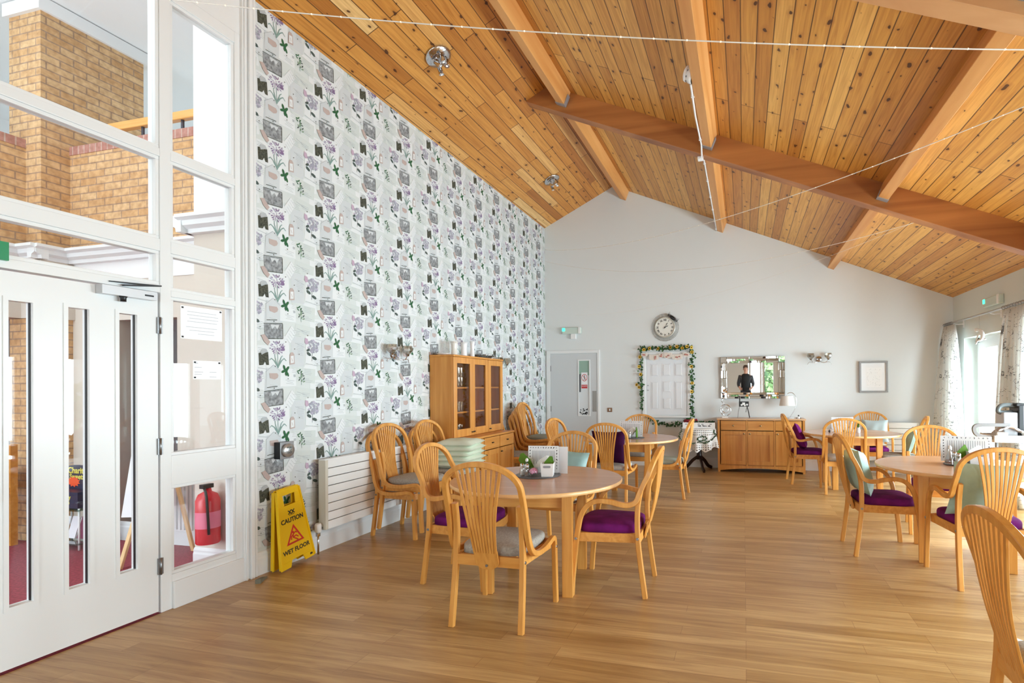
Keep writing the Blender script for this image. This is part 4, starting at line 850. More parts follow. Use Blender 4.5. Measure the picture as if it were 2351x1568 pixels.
g2 = MB(); g2.lathe([(0.026, 0), (0.026, 0.002), (0.004, 0.008), (0.004, 0.05), (0.03, 0.075), (0.034, 0.11), (0.028, 0.14)], n=14, cap=False); GW = g2.mesh('wine_glass', TUMB)
for z, nm, lo in ((0.586, 'top', 0), (0.296, 'middle', 1), (0.021, 'bottom', 2)):
    for i in range(5):
        for j in range(2):
            o = inst('drinking_glass', GL, loc=(XL+0.01+0.1+j*0.1, 5.455+0.075+i*0.066, 0.80+z)); tag(o, 'clear drinking glass in the left part of the display cabinet, %s shelf' % nm, 'glass', 'glasses on the left %s shelf' % nm)
            if nm == 'top': o = inst('drinking_glass', GL, loc=(XL+0.01+0.1+j*0.1, 5.455+0.075+i*0.066, 0.80+z+0.116)); tag(o, 'drinking glass stacked above another in the left part of the display cabinet, top shelf', 'glass', 'upper glasses on the left top shelf')
for z, nm, ys, me, n_ in ((0.586, 'top', (0.50, 0.56), GL, 'drinking_glass'), (0.586, 'top right', (0.93, 1.0, 1.07), GW, 'wine_glass'), (0.296, 'middle right', (0.92, 1.0, 1.08), GL, 'drinking_glass'), (0.021, 'bottom middle', (0.55, 0.63), GL, 'drinking_glass')):
    for y in ys: tag(inst(n_, me, loc=(XL+0.2, 5.455+y, 0.80+z)), 'clear %s on the %s shelf of the display cabinet' % (n_.replace('_', ' '), nm), 'glass', 'glasses on the %s shelf' % nm)
ZTOP = 0.80+0.957
def vase(label, y, x, h, r, m_=WPLAS):
    m = MB(); m.lathe([(r*0.85, 0), (r*0.82, 0.006), (r*0.72, h*0.5), (r*0.8, h*0.8), (r*1.02, h), (r*0.95, h)], n=20, cap=False); m.lathe([(r*0.85, 0), (0, 0)], n=20, cap=False); tag(m.build('vase', m_, loc=(x, y, ZTOP+0.0005)), label, 'vase')
vase('milky glass vase nearest the viewer on top of the tall cabinet', 5.72, XL+0.17, 0.17, 0.045, mat('milk_glass', (226, 222, 214), 0.2)); vase('white ceramic vase with tiny dark emblem, second along the top of the cabinet', 5.86, XL+0.22, 0.17, 0.045)
vase('shiny white cylinder vase, third along the top of the cabinet', 6.18, XL+0.16, 0.21, 0.035, mat('white_glaze', (244, 246, 248), 0.08))
m = MB(); m.lathe([(0.04, 0), (0.075, 0.012), (0.085, 0.02)], n=20); tag(m.build('dish', WPLAS, loc=(XL+0.13, 5.56, ZTOP+0.0005)), 'shallow white dish at the near end of the cabinet top', 'dish')
m = MB(); m.lathe([(0.05, 0), (0.10, 0.008), (0.165, 0.05), (0.16, 0.052), (0.095, 0.014), (0, 0.008)], n=28, cap=False); tag(m.build('glass_bowl', glass('smoky_glass', (200, 206, 206), 0.2), loc=(XL+0.17, 6.47, ZTOP+0.0005)), 'wide shallow glass bowl at the far end of the cabinet top', 'bowl')

# ------------------------------------------------------------------ sideboard below the mirror
SX0, SX1, SY = -0.41, 0.91, 8.78
def bow(x): t = (x-(SX0+SX1)/2)/((SX1-SX0)/2); return SY-0.045*(1-t*t)
root = empty('sideboard', (0, 0, 0), 0, 'beech bow fronted sideboard with three drawers and three panelled doors under the mirror', 'sideboard')
def bowstrip(m, x0, x1, z0, z1, d0, d1, n=6):
    """panel following the bowed front; d0, d1 = offsets behind the front line"""
    for i in range(n):
        a, b = x0+(x1-x0)*i/n, x0+(x1-x0)*(i+1)/n
        vs = [(a, bow(a)+d0, z0), (b, bow(b)+d0, z0), (b, bow(b)+d1, z0), (a, bow(a)+d1, z0), (a, bow(a)+d0, z1), (b, bow(b)+d0, z1), (b, bow(b)+d1, z1), (a, bow(a)+d1, z1)]
        m.add(vs, [(0, 1, 5, 4), (3, 7, 6, 2), (4, 5, 6, 7), (0, 3, 2, 1)] + ([(0, 4, 7, 3)] if i == 0 else []) + ([(1, 2, 6, 5)] if i == n-1 else []))
m = MB(); m.bb(SX0, SX0+0.035, SY, 9.17, 0, 0.825); m.bb(SX1-0.035, SX1, SY, 9.17, 0, 0.825); m.bb(SX0+0.035, SX1-0.035, 9.15, 9.17, 0.08, 0.825); bowstrip(m, SX0+0.035, SX1-0.035, 0.10, 0.12, 0.02, 0.35, 10)
xs = [SX0+0.035+(SX1-SX0-0.07)*i/3 for i in range(4)]
for x in xs[1:3]: m.bb(x-0.011, x+0.011, bow(x)+0.002, 9.15, 0.10, 0.825)
n = 14
for i in range(n):   # arched plinth
    a, b = SX0+0.035+(SX1-SX0-0.07)*i/n, SX0+0.035+(SX1-SX0-0.07)*(i+1)/n; c = lambda x: 0.02+0.052*(1-((x-(SX0+SX1)/2)/((SX1-SX0)/2))**2)
    m.add([(a, bow(a)+0.004, c(a)), (b, bow(b)+0.004, c(b)), (b, bow(b)+0.024, c(b)), (a, bow(a)+0.024, c(a)), (a, bow(a)+0.004, 0.11), (b, bow(b)+0.004, 0.11), (b, bow(b)+0.024, 0.11), (a, bow(a)+0.024, 0.11)], [(0, 1, 5, 4), (3, 7, 6, 2), (4, 5, 6, 7), (0, 3, 2, 1)])
m.build('carcass', CAB, root)
m = MB(); P = [(SX0-0.012+(SX1-SX0+0.024)*i/16, 0) for i in range(17)]; P = [(x, bow(min(max(x, SX0), SX1))-0.018) for x, _ in P]+[(SX1+0.012, 9.18), (SX0-0.012, 9.18)]
m.prism(P, lambda u, v, t: (u, v, t), 0.828, 0.85); m.build('top', wood('sideboard_top', (206, 158, 112), (220, 176, 132), 0, 0.25), root)
for i in range(3):
    x0, x1 = xs[i]+0.015, xs[i+1]-0.015
    m = MB(); bowstrip(m, x0, x1, 0.668, 0.817, 0.003, 0.02); d = m.build('drawer', CABX, root); cx = (x0+x1)/2
    k = MB(); k.lathe([(0.006, 0), (0.006, -0.012), (0.014, -0.018), (0.012, -0.026), (0.0, -0.028)], (cx, bow(cx), 0.742), 14, axis='y'); k.build('knob', mat('worn_brass', (168, 148, 110), 0.35, 0.8), d)
    m = MB(); w = 0.06; bowstrip(m, x0, x0+w, 0.125, 0.655, 0, 0.022, 2); bowstrip(m, x1-w, x1, 0.125, 0.655, 0, 0.022, 2); bowstrip(m, x0+w, x1-w, 0.125, 0.125+w, 0, 0.022, 4); bowstrip(m, x0+w, x1-w, 0.655-w, 0.655, 0, 0.022, 4); bowstrip(m, x0+w, x1-w, 0.125+w, 0.655-w, 0.013, 0.021, 4)
    d = m.build('door', CAB, root); kx = (x1-0.03, x0+0.03, x0+0.03)[i]
    k = MB(); k.lathe([(0.006, 0), (0.006, -0.012), (0.014, -0.018), (0.012, -0.026), (0.0, -0.028)], (kx, bow(kx), 0.615), 14, axis='y'); k.build('knob', mat('worn_brass'), d)
# ornaments on it
m = MB(); m.bb(-0.345, -0.25, 8.93, 9.0, 0.8505, 0.875); root = tag(m.build('spiral_sculpture', mat('white_stone', (240, 236, 232), 0.5), None, 0.002), 'silver wire spiral sculpture on a white block at the left end of the sideboard', 'sculpture')
P = [(-0.285, 8.965, 0.875)]
P = [(-0.285+0.085*(1-t*0.82)*math.cos(-PI/2+0.2+t*10.4), 8.965, 0.985+0.10*(1-t*0.82)*math.sin(-PI/2+0.2+t*10.4)) for t in [i/44 for i in range(45)]][::-1]
Q = [(-0.345+0.06*t+0.035*math.sin(t*13+0.3)*(1-0.45*t), 8.965+0.02*math.cos(t*13), 1.045+0.25*t) for t in [i/30 for i in range(31)]]
m = MB(); m.tube(P, 0.008, 8); m.tube([(-0.30, 8.965, 0.884), (-0.345, 8.965, 0.91), (-0.372, 8.965, 0.97), (-0.362, 8.965, 1.03), (-0.33, 8.965, 1.06)]+Q[2:], 0.007, 8, rs=[0.008]*5+[0.0075-0.00018*i for i in range(29)]); m.build('wire_spiral', CHROME, root)
m = MB(); m.box((0.0, 9.0, 1.075), (0.155, 0.02, 0.085)); m.box((-0.065, 9.0, 1.15), (0.018, 0.018, 0.10)); m.sweep([(0.05, 9.0, 1.035), (0.075, 8.98, 0.93), (0.088, 8.965, 0.852)], 0.014, 0.01, (1, 0, 0)); m.sweep([(0.05, 9.0, 1.035), (0.03, 9.03, 0.94)], 0.008, 0.008, (1, 0, 0)); m.sweep([(-0.07, 9.0, 1.035), (-0.09, 9.0, 0.94), (-0.098, 9.0, 0.852)], 0.006, 0.006, (1, 0, 0))
m.k = 1; m.bb(-0.025, 0.02, 8.988, 8.99, 1.06, 1.10)
for x, z in ((-0.035, 1.06), (0.015, 1.055), (0.05, 1.065)): m.lathe([(0.016, 8.984), (0.016, 8.99)], (x, 0, z), 12, axis='y')
tag(m.build('easel_ornament', [BLACK, WPLAS]), 'small black and white ornament on thin black legs on the sideboard', 'ornament')
root = empty('table_lamp', (0.70, 8.97, 0.8505), 0, 'arched chrome table lamp with hanging white drum shade at the right end of the sideboard', 'lamp')
m = MB(); m.lathe([(0.075, 0), (0.075, 0.008), (0.02, 0.014)], n=24); m.build('base', WPLAS, root)
m = MB(); m.tube(smooth([(0, 0, 0.01), (0.03, 0, 0.06), (0.085, 0, 0.16), (0.105, 0, 0.26), (0.095, 0, 0.34), (0.05, 0, 0.40), (0.0, 0, 0.405), (-0.03, 0, 0.385), (-0.035, 0, 0.36)], 4), 0.0045, 8); m.build('arched_stem', CHROME, root)
m = MB(); m.lathe([(0.092, 0.355), (0.12, 0.20)], (-0.035, 0, 0), 32, cap=False); m.lathe([(0.09, 0.353), (0.113, 0.212)], (-0.035, 0, 0), 32, cap=False); m.lathe([(0.092, 0.355), (0, 0.355)], (-0.035, 0, 0), 32, cap=False); m.build('lamp_shade', mat('white_lampshade', (232, 228, 222), 0.8), root)
m = MB(); m.lathe([(0.02, 0), (0.02, 0.02), (0.008, 0.03)], n=12); m.k = 1; m.ball((0, 0, 0.045), 0.012, 8, 6); m.ball((-0.032, 0, 0.008), 0.008, 8, 6); m.ball((0.032, 0, 0.008), 0.008, 8, 6)
tag(m.build('salt_cellar', [WPLAS, BLACK], loc=(0.83, 8.93, 0.8505)), 'tiny white ornament with black dots beside the lamp base', 'ornament')

# ------------------------------------------------------------------ wall mirror with mirrored tile border
def mirror():
    MIR = mat('mirror_silver', (246, 247, 248), 0.012, 1)
    root = empty('wall_mirror', (0.14, YB-0.028, 1.16), 0, 'wide silver wall mirror with mirrored tile border above the sideboard', 'mirror'); root.rotation_euler = (0.014, 0, 0)
    w, h = 1.02, 0.69
    MB().bb(-w/2, w/2, 0.0, 0.018, 0, h).build('backing', mat('mirror_backing', (90, 84, 78), 0.5), root)
    MB().bb(-w/2+0.1, w/2-0.1, -0.006, 0.0, 0.1, h-0.1).build('centre_glass', MIR, root, 0.002)
    R_ = random.Random(2)
    def tile(a, b, c, d):
        m = MB(); m.bb(-(b-a)/2, (b-a)/2, -0.004, 0.004, -(d-c)/2, (d-c)/2); o = m.build('border_tile', MIR, root, 0.0015); o.location = ((a+b)/2, -0.005, (c+d)/2); o.rotation_euler = (R_.uniform(-.04, .04), 0, R_.uniform(-.05, .05))
    for sx in (-1, 1):
        for z0 in (0, h-0.098): x = -w/2 if sx < 0 else w/2-0.098; tile(x+0.002, x+0.096, z0+0.002, z0+0.096)
    for i in range(3):
        for z0 in (0.0, h-0.1):
            for (a, b) in ((-w/2+0.1, -0.05), (-0.05, 0.22), (0.22, w/2-0.1)): tile(a+0.002, b-0.002, z0+i*0.033+0.001, z0+(i+1)*0.033-0.001)
        for x0 in (-w/2, w/2-0.1):
            for (c, d) in ((0.1, 0.34), (0.34, 0.46), (0.46, h-0.1)): tile(x0+i*0.033+0.001, x0+(i+1)*0.033-0.001, c+0.002, d-0.002)
mirror()
# picture
root = empty('framed_picture', (1.965, YB-0.001, 1.25), 0, 'square grey framed pale botanical print on the far wall, right of the wall light', 'picture')
m = MB(); f = 0.028; w, h = 0.41, 0.49
for a in ((-w/2, w/2, -0.032, 0, 0, f), (-w/2, w/2, -0.032, 0, h-f, h), (-w/2, -w/2+f, -0.032, 0, f, h-f), (w/2-f, w/2, -0.032, 0, f, h-f)): m.bb(*a)
m.build('frame', mat('grey_frame', (158, 160, 162), 0.45), root, 0.002)
m = MB(); m.bb(-w/2+f, w/2-f, -0.012, 0, f, h-f); m.k = 1; m.bb(-0.105, 0.12, -0.0135, -0.012, 0.085, 0.39); m.k = 2; R_ = random.Random(9)
for i in range(70):
    a, b = R_.uniform(-0.09, 0.11), R_.uniform(0.1, 0.37); m.box((a, -0.014, b), (0.003+0.012*R_.random(), 0.001, 0.0016), (0, R_.uniform(-1.5, 1.5), 0))
m.build('print', [mat('picture_mount', (244, 246, 248), 0.25), mat('print_paper', (244, 245, 246), 0.4), mat('print_pale_grey', (150, 154, 160), 0.7)], root)
# wall lights
def wall_light(label, M, n_=2):
    root = empty('wall_light', (0, 0, 0), 0, label, 'wall light', 'wall lights'); root.matrix_world = M
    m = MB(); m.lathe([(0.05, 0), (0.05, -0.012), (0.02, -0.02)], n=24, axis='y'); m.build('back_plate', CHROME, root)
    for s in (-1, 1):
        m = MB(); m.tube(smooth([(0, -0.02, 0), (s*0.03, -0.05, -0.05), (s*0.09, -0.075, -0.055), (s*0.13, -0.08, -0.01)], 4), 0.005, 8); m.tube(smooth([(s*0.09, -0.075, -0.055), (s*0.15, -0.07, -0.05), (s*0.18, -0.06, -0.085)], 3), 0.0035, 6); m.lathe([(0.016, -0.018), (0.02, 0.004)], (s*0.13, -0.08, 0), 12); m.build('arm', CHROME, root)
        m = MB(); m.lathe([(0.018, 0.0), (0.05, 0.035), (0.055, 0.06), (0.048, 0.09), (0.05, 0.092), (0.058, 0.06), (0.053, 0.033), (0.02, -0.002)], (s*0.13, -0.08, 0), 8, smooth=False, cap=False); m.build('glass_shade', glass('facet_glass', (236, 234, 230), 0.12), root)
WALLX = Matrix.Rotation(PI/2, 4, 'Z')
wall_light('chrome two arm wall light with glass cups on the far wall', Matrix.Translation((1.17, YB-0.001, 1.79)))
wall_light('chrome two arm wall light on the patterned wallpaper above the near chairs', Matrix.Translation((XL+0.003, 4.80, 1.73)) @ WALLX)
wall_light('chrome two arm wall light on the wallpaper beyond the tall cabinet', Matrix.Translation((XL+0.003, 7.25, 1.72)) @ WALLX)
# clock
def clock():
    root = empty('wall_clock', (-1.30, YB-0.001, 2.385), 0, 'round wall clock with Roman numerals and a sunburst rim above the flower framed hatch', 'clock'); root.scale = (1.12, 1, 1.12)
    m = MB(); m.lathe([(0.148, 0), (0.158, -0.01), (0.160, -0.03), (0.150, -0.038), (0.140, -0.03)], n=48, axis='y', cap=False); m.build('rim', mat('champagne_metal', (200, 197, 186), 0.35, 0.3), root)
    m = MB(); m.lathe([(0.143, -0.022), (0.0, -0.022)], n=48, axis='y', cap=False); m.build('clock_face', mat('clock_face', (232, 230, 222), 0.6), root)
    m = MB()
    for i in range(60):
        a = 2*PI*i/60; c, s = math.cos(a), math.sin(a); m.sweep([(0.158*c, -0.008, 0.158*s), (0.205*c, -0.006, 0.205*s)], 0.005, 0.004, (0, 1, 0)); m.ball((0.209*c, -0.008, 0.209*s), 0.0055, 6, 4)
    m.build('sunburst', mat('sunburst_bronze', (150, 144, 130), 0.4, 0.3), root)
    for i, r in enumerate(('XII', 'I', 'II', 'III', 'IV', 'V', 'VI', 'VII', 'VIII', 'IX', 'X', 'XI')):
        a = -2*PI*i/12; m = MB(); addtext(m, r, 0.038, Matrix.Translation((0.112*math.sin(-a), -0.023, 0.112*math.cos(a))) @ FACE_NEG_Y @ Matrix.Rotation(a, 4, 'Z'), bold=True); m.build('numeral', DINK, root)
    for nm, ang, l, w in (('minute_hand', 30, 0.095, 0.011), ('hour_hand', 62, 0.062, 0.013)):
        a = math.radians(ang); m = MB(); m.M = Matrix.Rotation(a, 4, 'Y'); y0 = -0.026 if nm[0] == 'h' else -0.029
        m.prism([(-0.002, -0.025), (0.002, -0.025), (0.0025, 0), (0.002, l*0.4), (w/2, l*0.65), (0.0015, l*0.8), (0, l), (-0.0015, l*0.8), (-w/2, l*0.65), (-0.002, l*0.4), (-0.0025, 0)], lambda u, v, t: (u, t, v), y0, y0-0.0015); m.build(nm, DINK, root)
    m = MB(); m.lathe([(0.01, -0.024), (0.01, -0.034)], n=14, axis='y'); m.build('hub', BLACK, root)
    root = empty('black_butterfly_ornament', (-1.165, YB-0.045, 2.54), 0, 'black feathery ornament perched on the upper right of the clock', 'ornament'); R_ = random.Random(4)
    m = MB(); m.M = Matrix.Rotation(math.radians(38), 4, 'Y')
    m.ball((0, 0, 0), (0.055, 0.012, 0.028), 12, 8)
    for i in range(16):
        x = -0.05+0.0067*i; m.prism([(x-0.006, 0), (x+0.006, 0), (x+R_.uniform(-.006, .006), 0.025+R_.random()*0.02)], lambda u, v, t: (u, t, v), -0.004, 0.004)
    for s in (-1, 1):
        for k in range(3): m.prism([(s*(0.05+0.015*k), -0.02), (s*(0.062+0.016*k), -0.018), (s*(0.062+0.02*k), 0.04+0.01*k)], lambda u, v, t: (u, t, v), -0.003, 0.003)
    m.build('feathers', BLACK, root)
clock()
# emergency light units
def exit_unit(label, M, w, drop):
    root = empty('emergency_light', (0, 0, 0), 0, label, 'emergency light'); root.matrix_world = M
    m = MB(); m.bb(-w/2, w/2, -0.055, 0, 0, 0.115); m.build('housing', mat('pale_green_plastic', (200, 214, 206), 0.25), root, 0.01)
    m = MB(); m.bb(-w/2+0.006, -w/2+0.06, -0.06, -0.054, 0.05, 0.108); m.build('green_lamp', GLOWG, root)
    m = MB(); m.bb(w/2-0.05, w/2-0.01, -0.065, -0.05, 0.0, 0.115); m.build('end_cap', WPLAS, root, 0.004)
    if drop: m = MB(); m.bb(-0.015, 0.075, -0.045, 0, -0.09, 0.0); m.build('junction_box', WPLAS, root, 0.003)
exit_unit('pale emergency light with small green lamp above the closed grey door', Matrix.Translation((-2.98, YB-0.001, 2.325)), 0.36, True)
exit_unit('pale emergency light with green lamp above the glazed garden door', Matrix.Translation((XR-0.001, 7.78, 2.36)) @ Matrix.Rotation(-PI/2, 4, 'Z'), 0.46, False)

# ------------------------------------------------------------------ door 3 and serving hatch in the far wall
def back_door():
    x0, x1, H_ = -3.47, -2.47, 2.03
    m = MB()
    for a in ((x0, x0+0.07, 0, H_), (x1-0.045, x1, 0, H_), (x0+0.07, x1-0.045, H_-0.055, H_)): m.bb(a[0], a[1], YB-0.022, YB+0.0, a[2], a[3])
    root = S(m.build('door_3', WHITE, None, 0.003))
    G_ = mat('grey_door_paint', (206, 210, 213), 0.4); L0, L1 = x0+0.075, x1-0.05; gx0, gx1, gz0, gz1 = -2.855, -2.665, 0.87, 1.84
    m = MB(); m.bb(L0, gx0, YB-0.012, YB-0.0, 0.01, H_-0.06); m.bb(gx1, L1, YB-0.012, YB, 0.01, H_-0.06); m.bb(gx0, gx1, YB-0.012, YB, 0.01, gz0); m.bb(gx0, gx1, YB-0.012, YB, gz1, H_-0.06); lf = m.build('door_leaf', G_, root)
    m = MB(); w = 0.02
    for a in ((gx0-w, gx0, gz0-w, gz1+w), (gx1, gx1+w, gz0-w, gz1+w), (gx0, gx1, gz0-w, gz0), (gx0, gx1, gz1, gz1+w)): m.bb(a[0], a[1], YB-0.02, YB-0.01, a[2], a[3])
    m.build('glazing_bead', WHITE, lf); 
    # what shows through the small pane: a strip of pale corridor
    m = MB(); m.bb(gx0, gx1, YB-0.003, YB-0.001, gz0, gz1); m.k = 1; m.bb(gx0, gx1, YB-0.0035, YB-0.003, 1.58, gz1); m.k = 2; m.bb(gx0, gx0+0.03, YB-0.0037, YB-0.003, 1.28, 1.6); m.k = 3
    R_ = random.Random(6)
    for i in range(26): m.box((R_.uniform(gx0+0.01, gx1-0.01), YB-0.0036, R_.uniform(0.88, 0.98)), (0.015, 0.001, 0.02), (0, R_.uniform(0, 3), 0))
    m.build('corridor_view', [mat('corridor_white', (222, 228, 232), 0.15), mat('corridor_green', (150, 180, 166), 0.7), mat('corridor_grey', (96, 100, 104), 0.7), DINK], lf)
    m = MB(); m.bb(-2.608, -2.535, YB-0.015, YB-0.012, 0.93, 1.30); m.k = 1
    for xx in (-2.6, -2.543):
        for zz in (0.94, 1.115, 1.29): m.lathe([(0.003, YB-0.0165), (0.003, YB-0.015)], (xx, 0, zz), 6, axis='y')
    m.build('push_plate', [mat('push_plate_steel', (164, 164, 162), 0.45, 0.5), BLACK], lf)
    for zz in (1.66, 0.93):
        m = MB(); m.bb(L0-0.014, L0+0.008, YB-0.016, YB-0.011, zz, zz+0.1); m.build('hinge', STEEL, lf)
    # no entry notice on the pane
    m = MB(); c = (-2.755, 1.52); m.bb(c[0]-0.06, c[0]+0.06, YB-0.0135, YB-0.0125, c[1]-0.18, c[1]+0.11); m.k = 1; yy = YB-0.014
    m.bb(c[0]-0.055, c[0]+0.055, yy, yy+0.0006, c[1]-0.175, c[1]-0.11)
    n = 28; vs = [(c[0]+r*math.cos(2*PI*i/n), yy, c[1]+0.018+1.25*r*math.sin(2*PI*i/n)) for r in (0.044, 0.052) for i in range(n)]; m.add(vs, [(i, (i+1) % n, n+(i+1) % n, n+i) for i in range(n)]); m.box((c[0], yy-0.0003, c[1]+0.018), (0.105, 0.0006, 0.008), (0, 0.9, 0))
    m.k = 2; m.ball((c[0]+0.002, yy, c[1]+0.055), (0.008, 0.001, 0.009), 8, 6)
    for p, q in (((0.002, 0.045), (0, 0.005)), ((0, 0.005), (0.018, -0.03)), ((0, 0.005), (-0.016, -0.03)), ((0.002, 0.038), (0.02, 0.015)), ((0.002, 0.038), (-0.018, 0.02))): m.sweep([(c[0]+p[0], yy, c[1]+p[1]), (c[0]+q[0], yy, c[1]+q[1])], 0.006, 0.001, (1, 0, 0))
    m.k = 0; addtext(m, 'NO ENTRY', 0.02, Matrix.Translation((c[0], yy-0.0006, c[1]-0.135)) @ FACE_NEG_Y, bold=True)
    tag(m.build('no_entry_notice', [PAPER, mat('sign_red', (196, 60, 64), 0.6), DINK]), 'white notice with red crossed walking figure on the pane of the grey door', 'sign')
back_door()
def hatch():
    x0, x1, z0, z1 = -1.70, -0.87, 0.87, 1.965
    root = empty('serving_hatch', (0, 0, 0), 0, 'white panelled serving hatch framed with garland in the far wall', 'serving hatch')
    m = MB(); w = 0.05
    for a in ((x0, x0+w, z0, z1), (x1-w, x1, z0, z1), (x0+w, x1-w, z1-w, z1)): m.bb(a[0], a[1], YB-0.03, YB, a[2], a[3])
    for a in ((x0+w, x0+w+0.02, z0, z1-w), (x1-w-0.02, x1-w, z0, z1-w)): m.bb(a[0], a[1], YB-0.02, YB, a[2], a[3])
    m.build('frame', WHITE, root, 0.004); MB().bb(x0-0.02, x1+0.02, YB-0.06, YB, z0-0.035, z0).build('sill', WHITE, root, 0.004)
    m = MB(); L0, L1 = x0+0.075, x1-0.075; y0 = YB-0.012; m.bb(L0, L1, y0, YB, z0+0.012, z1-w)
    W_ = L1-L0; cols = [(L0+W_*0.12, L0+W_*0.29), (L0+W_*0.41, L0+W_*0.61), (L0+W_*0.72, L0+W_*0.9)]
    def pan(a, b, c, d):
        e = 0.018; y = y0-0.0005; vs = [(a, y, c), (b, y, c), (b, y, d), (a, y, d), (a+e, y0-0.006, c+e), (b-e, y0-0.006, c+e), (b-e, y0-0.006, d-e), (a+e, y0-0.006, d-e)]
        m.add(vs, [(0, 1, 5, 4), (1, 2, 6, 5), (2, 3, 7, 6), (3, 0, 4, 7), (4, 5, 6, 7)]); m.box(((a+b)/2, y0-0.001, c-0.004), (b-a+0.014, 0.006, 0.006)); m.box(((a+b)/2, y0-0.001, d+0.004), (b-a+0.014, 0.006, 0.006)); m.box((a-0.004, y0-0.001, (c+d)/2), (0.006, 0.006, d-c)); m.box((b+0.004, y0-0.001, (c+d)/2), (0.006, 0.006, d-c))
    for i, (a, b) in enumerate(cols):
        if i == 1: [pan(a, b, c, d) for c, d in ((0.98, 1.17), (1.27, 1.46), (1.55, 1.76))]
        else: [pan(a, b, c, d) for c, d in ((0.98, 1.45), (1.55, 1.76))]
    lf = m.build('shutter_door', mat('white_satin_paint', (226, 228, 232), 0.35), root)
    m = MB(); 
    for zz in (1.30, 1.38): m.bb(L0+0.015, L0+0.03, y0-0.012, y0, zz, zz+0.014)
    m.build('latch', STEEL, lf)
    # garland of ivy and sunflowers, hung round the frame
    R_ = random.Random(11); pts = []
    def along(a, b, n): return [(a[0]+(b[0]-a[0])*i/n, a[1]+(b[1]-a[1])*i/n) for i in range(n)]
    top = along((x0-0.02, z1+0.06), (x1+0.03, z1+0.06), 26); rt = along((x1+0.03, z1+0.06), (x1+0.03, z0+0.0), 26); lt = along((x0-0.02, z1+0.06), (x0-0.01, z0+0.08), 26)
    bt = [(x0+0.08+(x1-x0-0.05)*i/20, z0-0.02-0.14*(1-((i-10)/10)**2)) for i in range(21)]
    root = empty('flower_garland', (0, YB-0.045, 0), 0, 'ivy garland with yellow sunflowers hung around the serving hatch', 'garland')
    m = MB()
    for path in (top, rt, lt, bt): m.tube([(x+0.012*math.sin(9*i), 0.004*math.cos(5*i), z+0.012*math.cos(7*i)) for i, (x, z) in enumerate(path)], 0.004, 6)
    m.build('vine', LEAFD, root)
    m = MB()
    for k, (path, n) in enumerate(((top, 150), (rt, 125), (lt, 90), (bt, 110))):
        for i in range(n):
            x, z = path[R_.randrange(len(path))]; x += R_.gauss(0, 0.018) + (R_.uniform(-.016, .016)); z += R_.gauss(0, 0.02); r = R_.uniform(0.016, 0.028); a = R_.uniform(0, 6.28); y = R_.uniform(-0.025, 0.012); tl = R_.uniform(-0.5, 0.5)
            m.k = R_.choice((0, 0, 1)); pt = []
            for t, rr in ((0, 1), (0.9, 0.55), (1.7, 0.95), (2.6, 0.5), (3.68, 0.5), (4.58, 0.95), (5.38, 0.55)): pt.append((x+r*rr*math.cos(t+a), y+r*rr*math.sin(t)*tl, z+r*rr*math.sin(t+a)))
            m.poly(pt)
    lv = m.build('ivy_leaves', [LEAFD, LEAF], root); lv['kind'] = 'stuff'
    fl = [(x0+0.04, z1+0.04), (x0+0.14, z1+0.06), (x0+0.29, z1+0.05), (x0+0.50, z1+0.07), (x0+0.61, z1+0.08), (x0+0.70, z1+0.05), (x1-0.05, z1+0.08), (x1+0.03, z1-0.02), (x1+0.02, z1+0.06), (x1+0.02, 1.70), (x1+0.03, 1.42), (x1+0.02, 1.28), (x0-0.03, 1.88), (x0-0.05, 1.72), (x0-0.02, 1.58), (x0-0.09, 1.40), (x0-0.05, 1.36)]
    f = MB(); 
    for k in range(14): a = 2*PI*k/14; f.k = 0; f.poly([(0.008*math.cos(a-0.5), -0.004, 0.008*math.sin(a-0.5)), (0.024*math.cos(a-0.2), -0.010, 0.024*math.sin(a-0.2)), (0.031*math.cos(a), -0.006, 0.031*math.sin(a)), (0.024*math.cos(a+0.2), -0.010, 0.024*math.sin(a+0.2)), (0.008*math.cos(a+0.5), -0.004, 0.008*math.sin(a+0.5))])
    f.k = 1; f.ball((0, -0.008, 0), (0.012, 0.006, 0.012), 10, 6); me = f.mesh('sunflower', [YELLOWP, mat('sunflower_centre', (70, 46, 22), 0.8)])
    for x, z in fl: o = inst('sunflower', me, root, loc=(x, -0.03, z)); o.scale = (1.05, 1.05, 1.05); o.rotation_euler = (R_.uniform(-.6, .6), R_.uniform(0, 6), R_.uniform(-.6, .6))
    # cloth bunting across the top
    root = empty('bunting', (0, YB-0.07, 0), 0, 'cream floral cloth bunting strung across the top of the serving hatch', 'bunting')
    m = MB(); m.tube([(x0+0.05+(x1-x0-0.1)*i/16, 0, z1-0.01-0.05*math.sin(PI*(i/16*2 % 1))) for i in range(17)], 0.002, 6); m.build('string', mat('cream_string', (226, 216, 200), 0.8), root)
    for i, (u, w, h) in enumerate(((0.03, 0.11, 0.07), (0.24, 0.16, 0.10), (0.40, 0.08, 0.07), (0.55, 0.14, 0.10), (0.75, 0.18, 0.10), (0.94, 0.12, 0.08))):
        x = x0+0.02+(x1-x0-0.04)*u; zt = z1-0.01-0.04*math.sin(PI*(u*2 % 1)); m = MB(); n = 8; vs = []
        for j in range(n+1):
            for k in range(4): vs.append((x-w/2+w*j/n, -0.006*math.sin(3*j)-0.002, zt-h*k/3*(1-0.25*abs(j-n/2)/(n/2)*(k/3))))
        m.add(vs, [(j*4+k, (j+1)*4+k, (j+1)*4+k+1, j*4+k+1) for j in range(n) for k in range(3)], True); m.k = 1
        for q in range(3): m.ball((x+w*R_.uniform(-.25, .25), -0.012, zt-h*R_.uniform(.3, .7)), (0.014, 0.002, 0.012), 8, 4)
        m.build('pennant', [mat('cream_cloth', (224, 214, 204), 0.85), mat('rose_print', (188, 120, 112), 0.85)], root)
hatch()
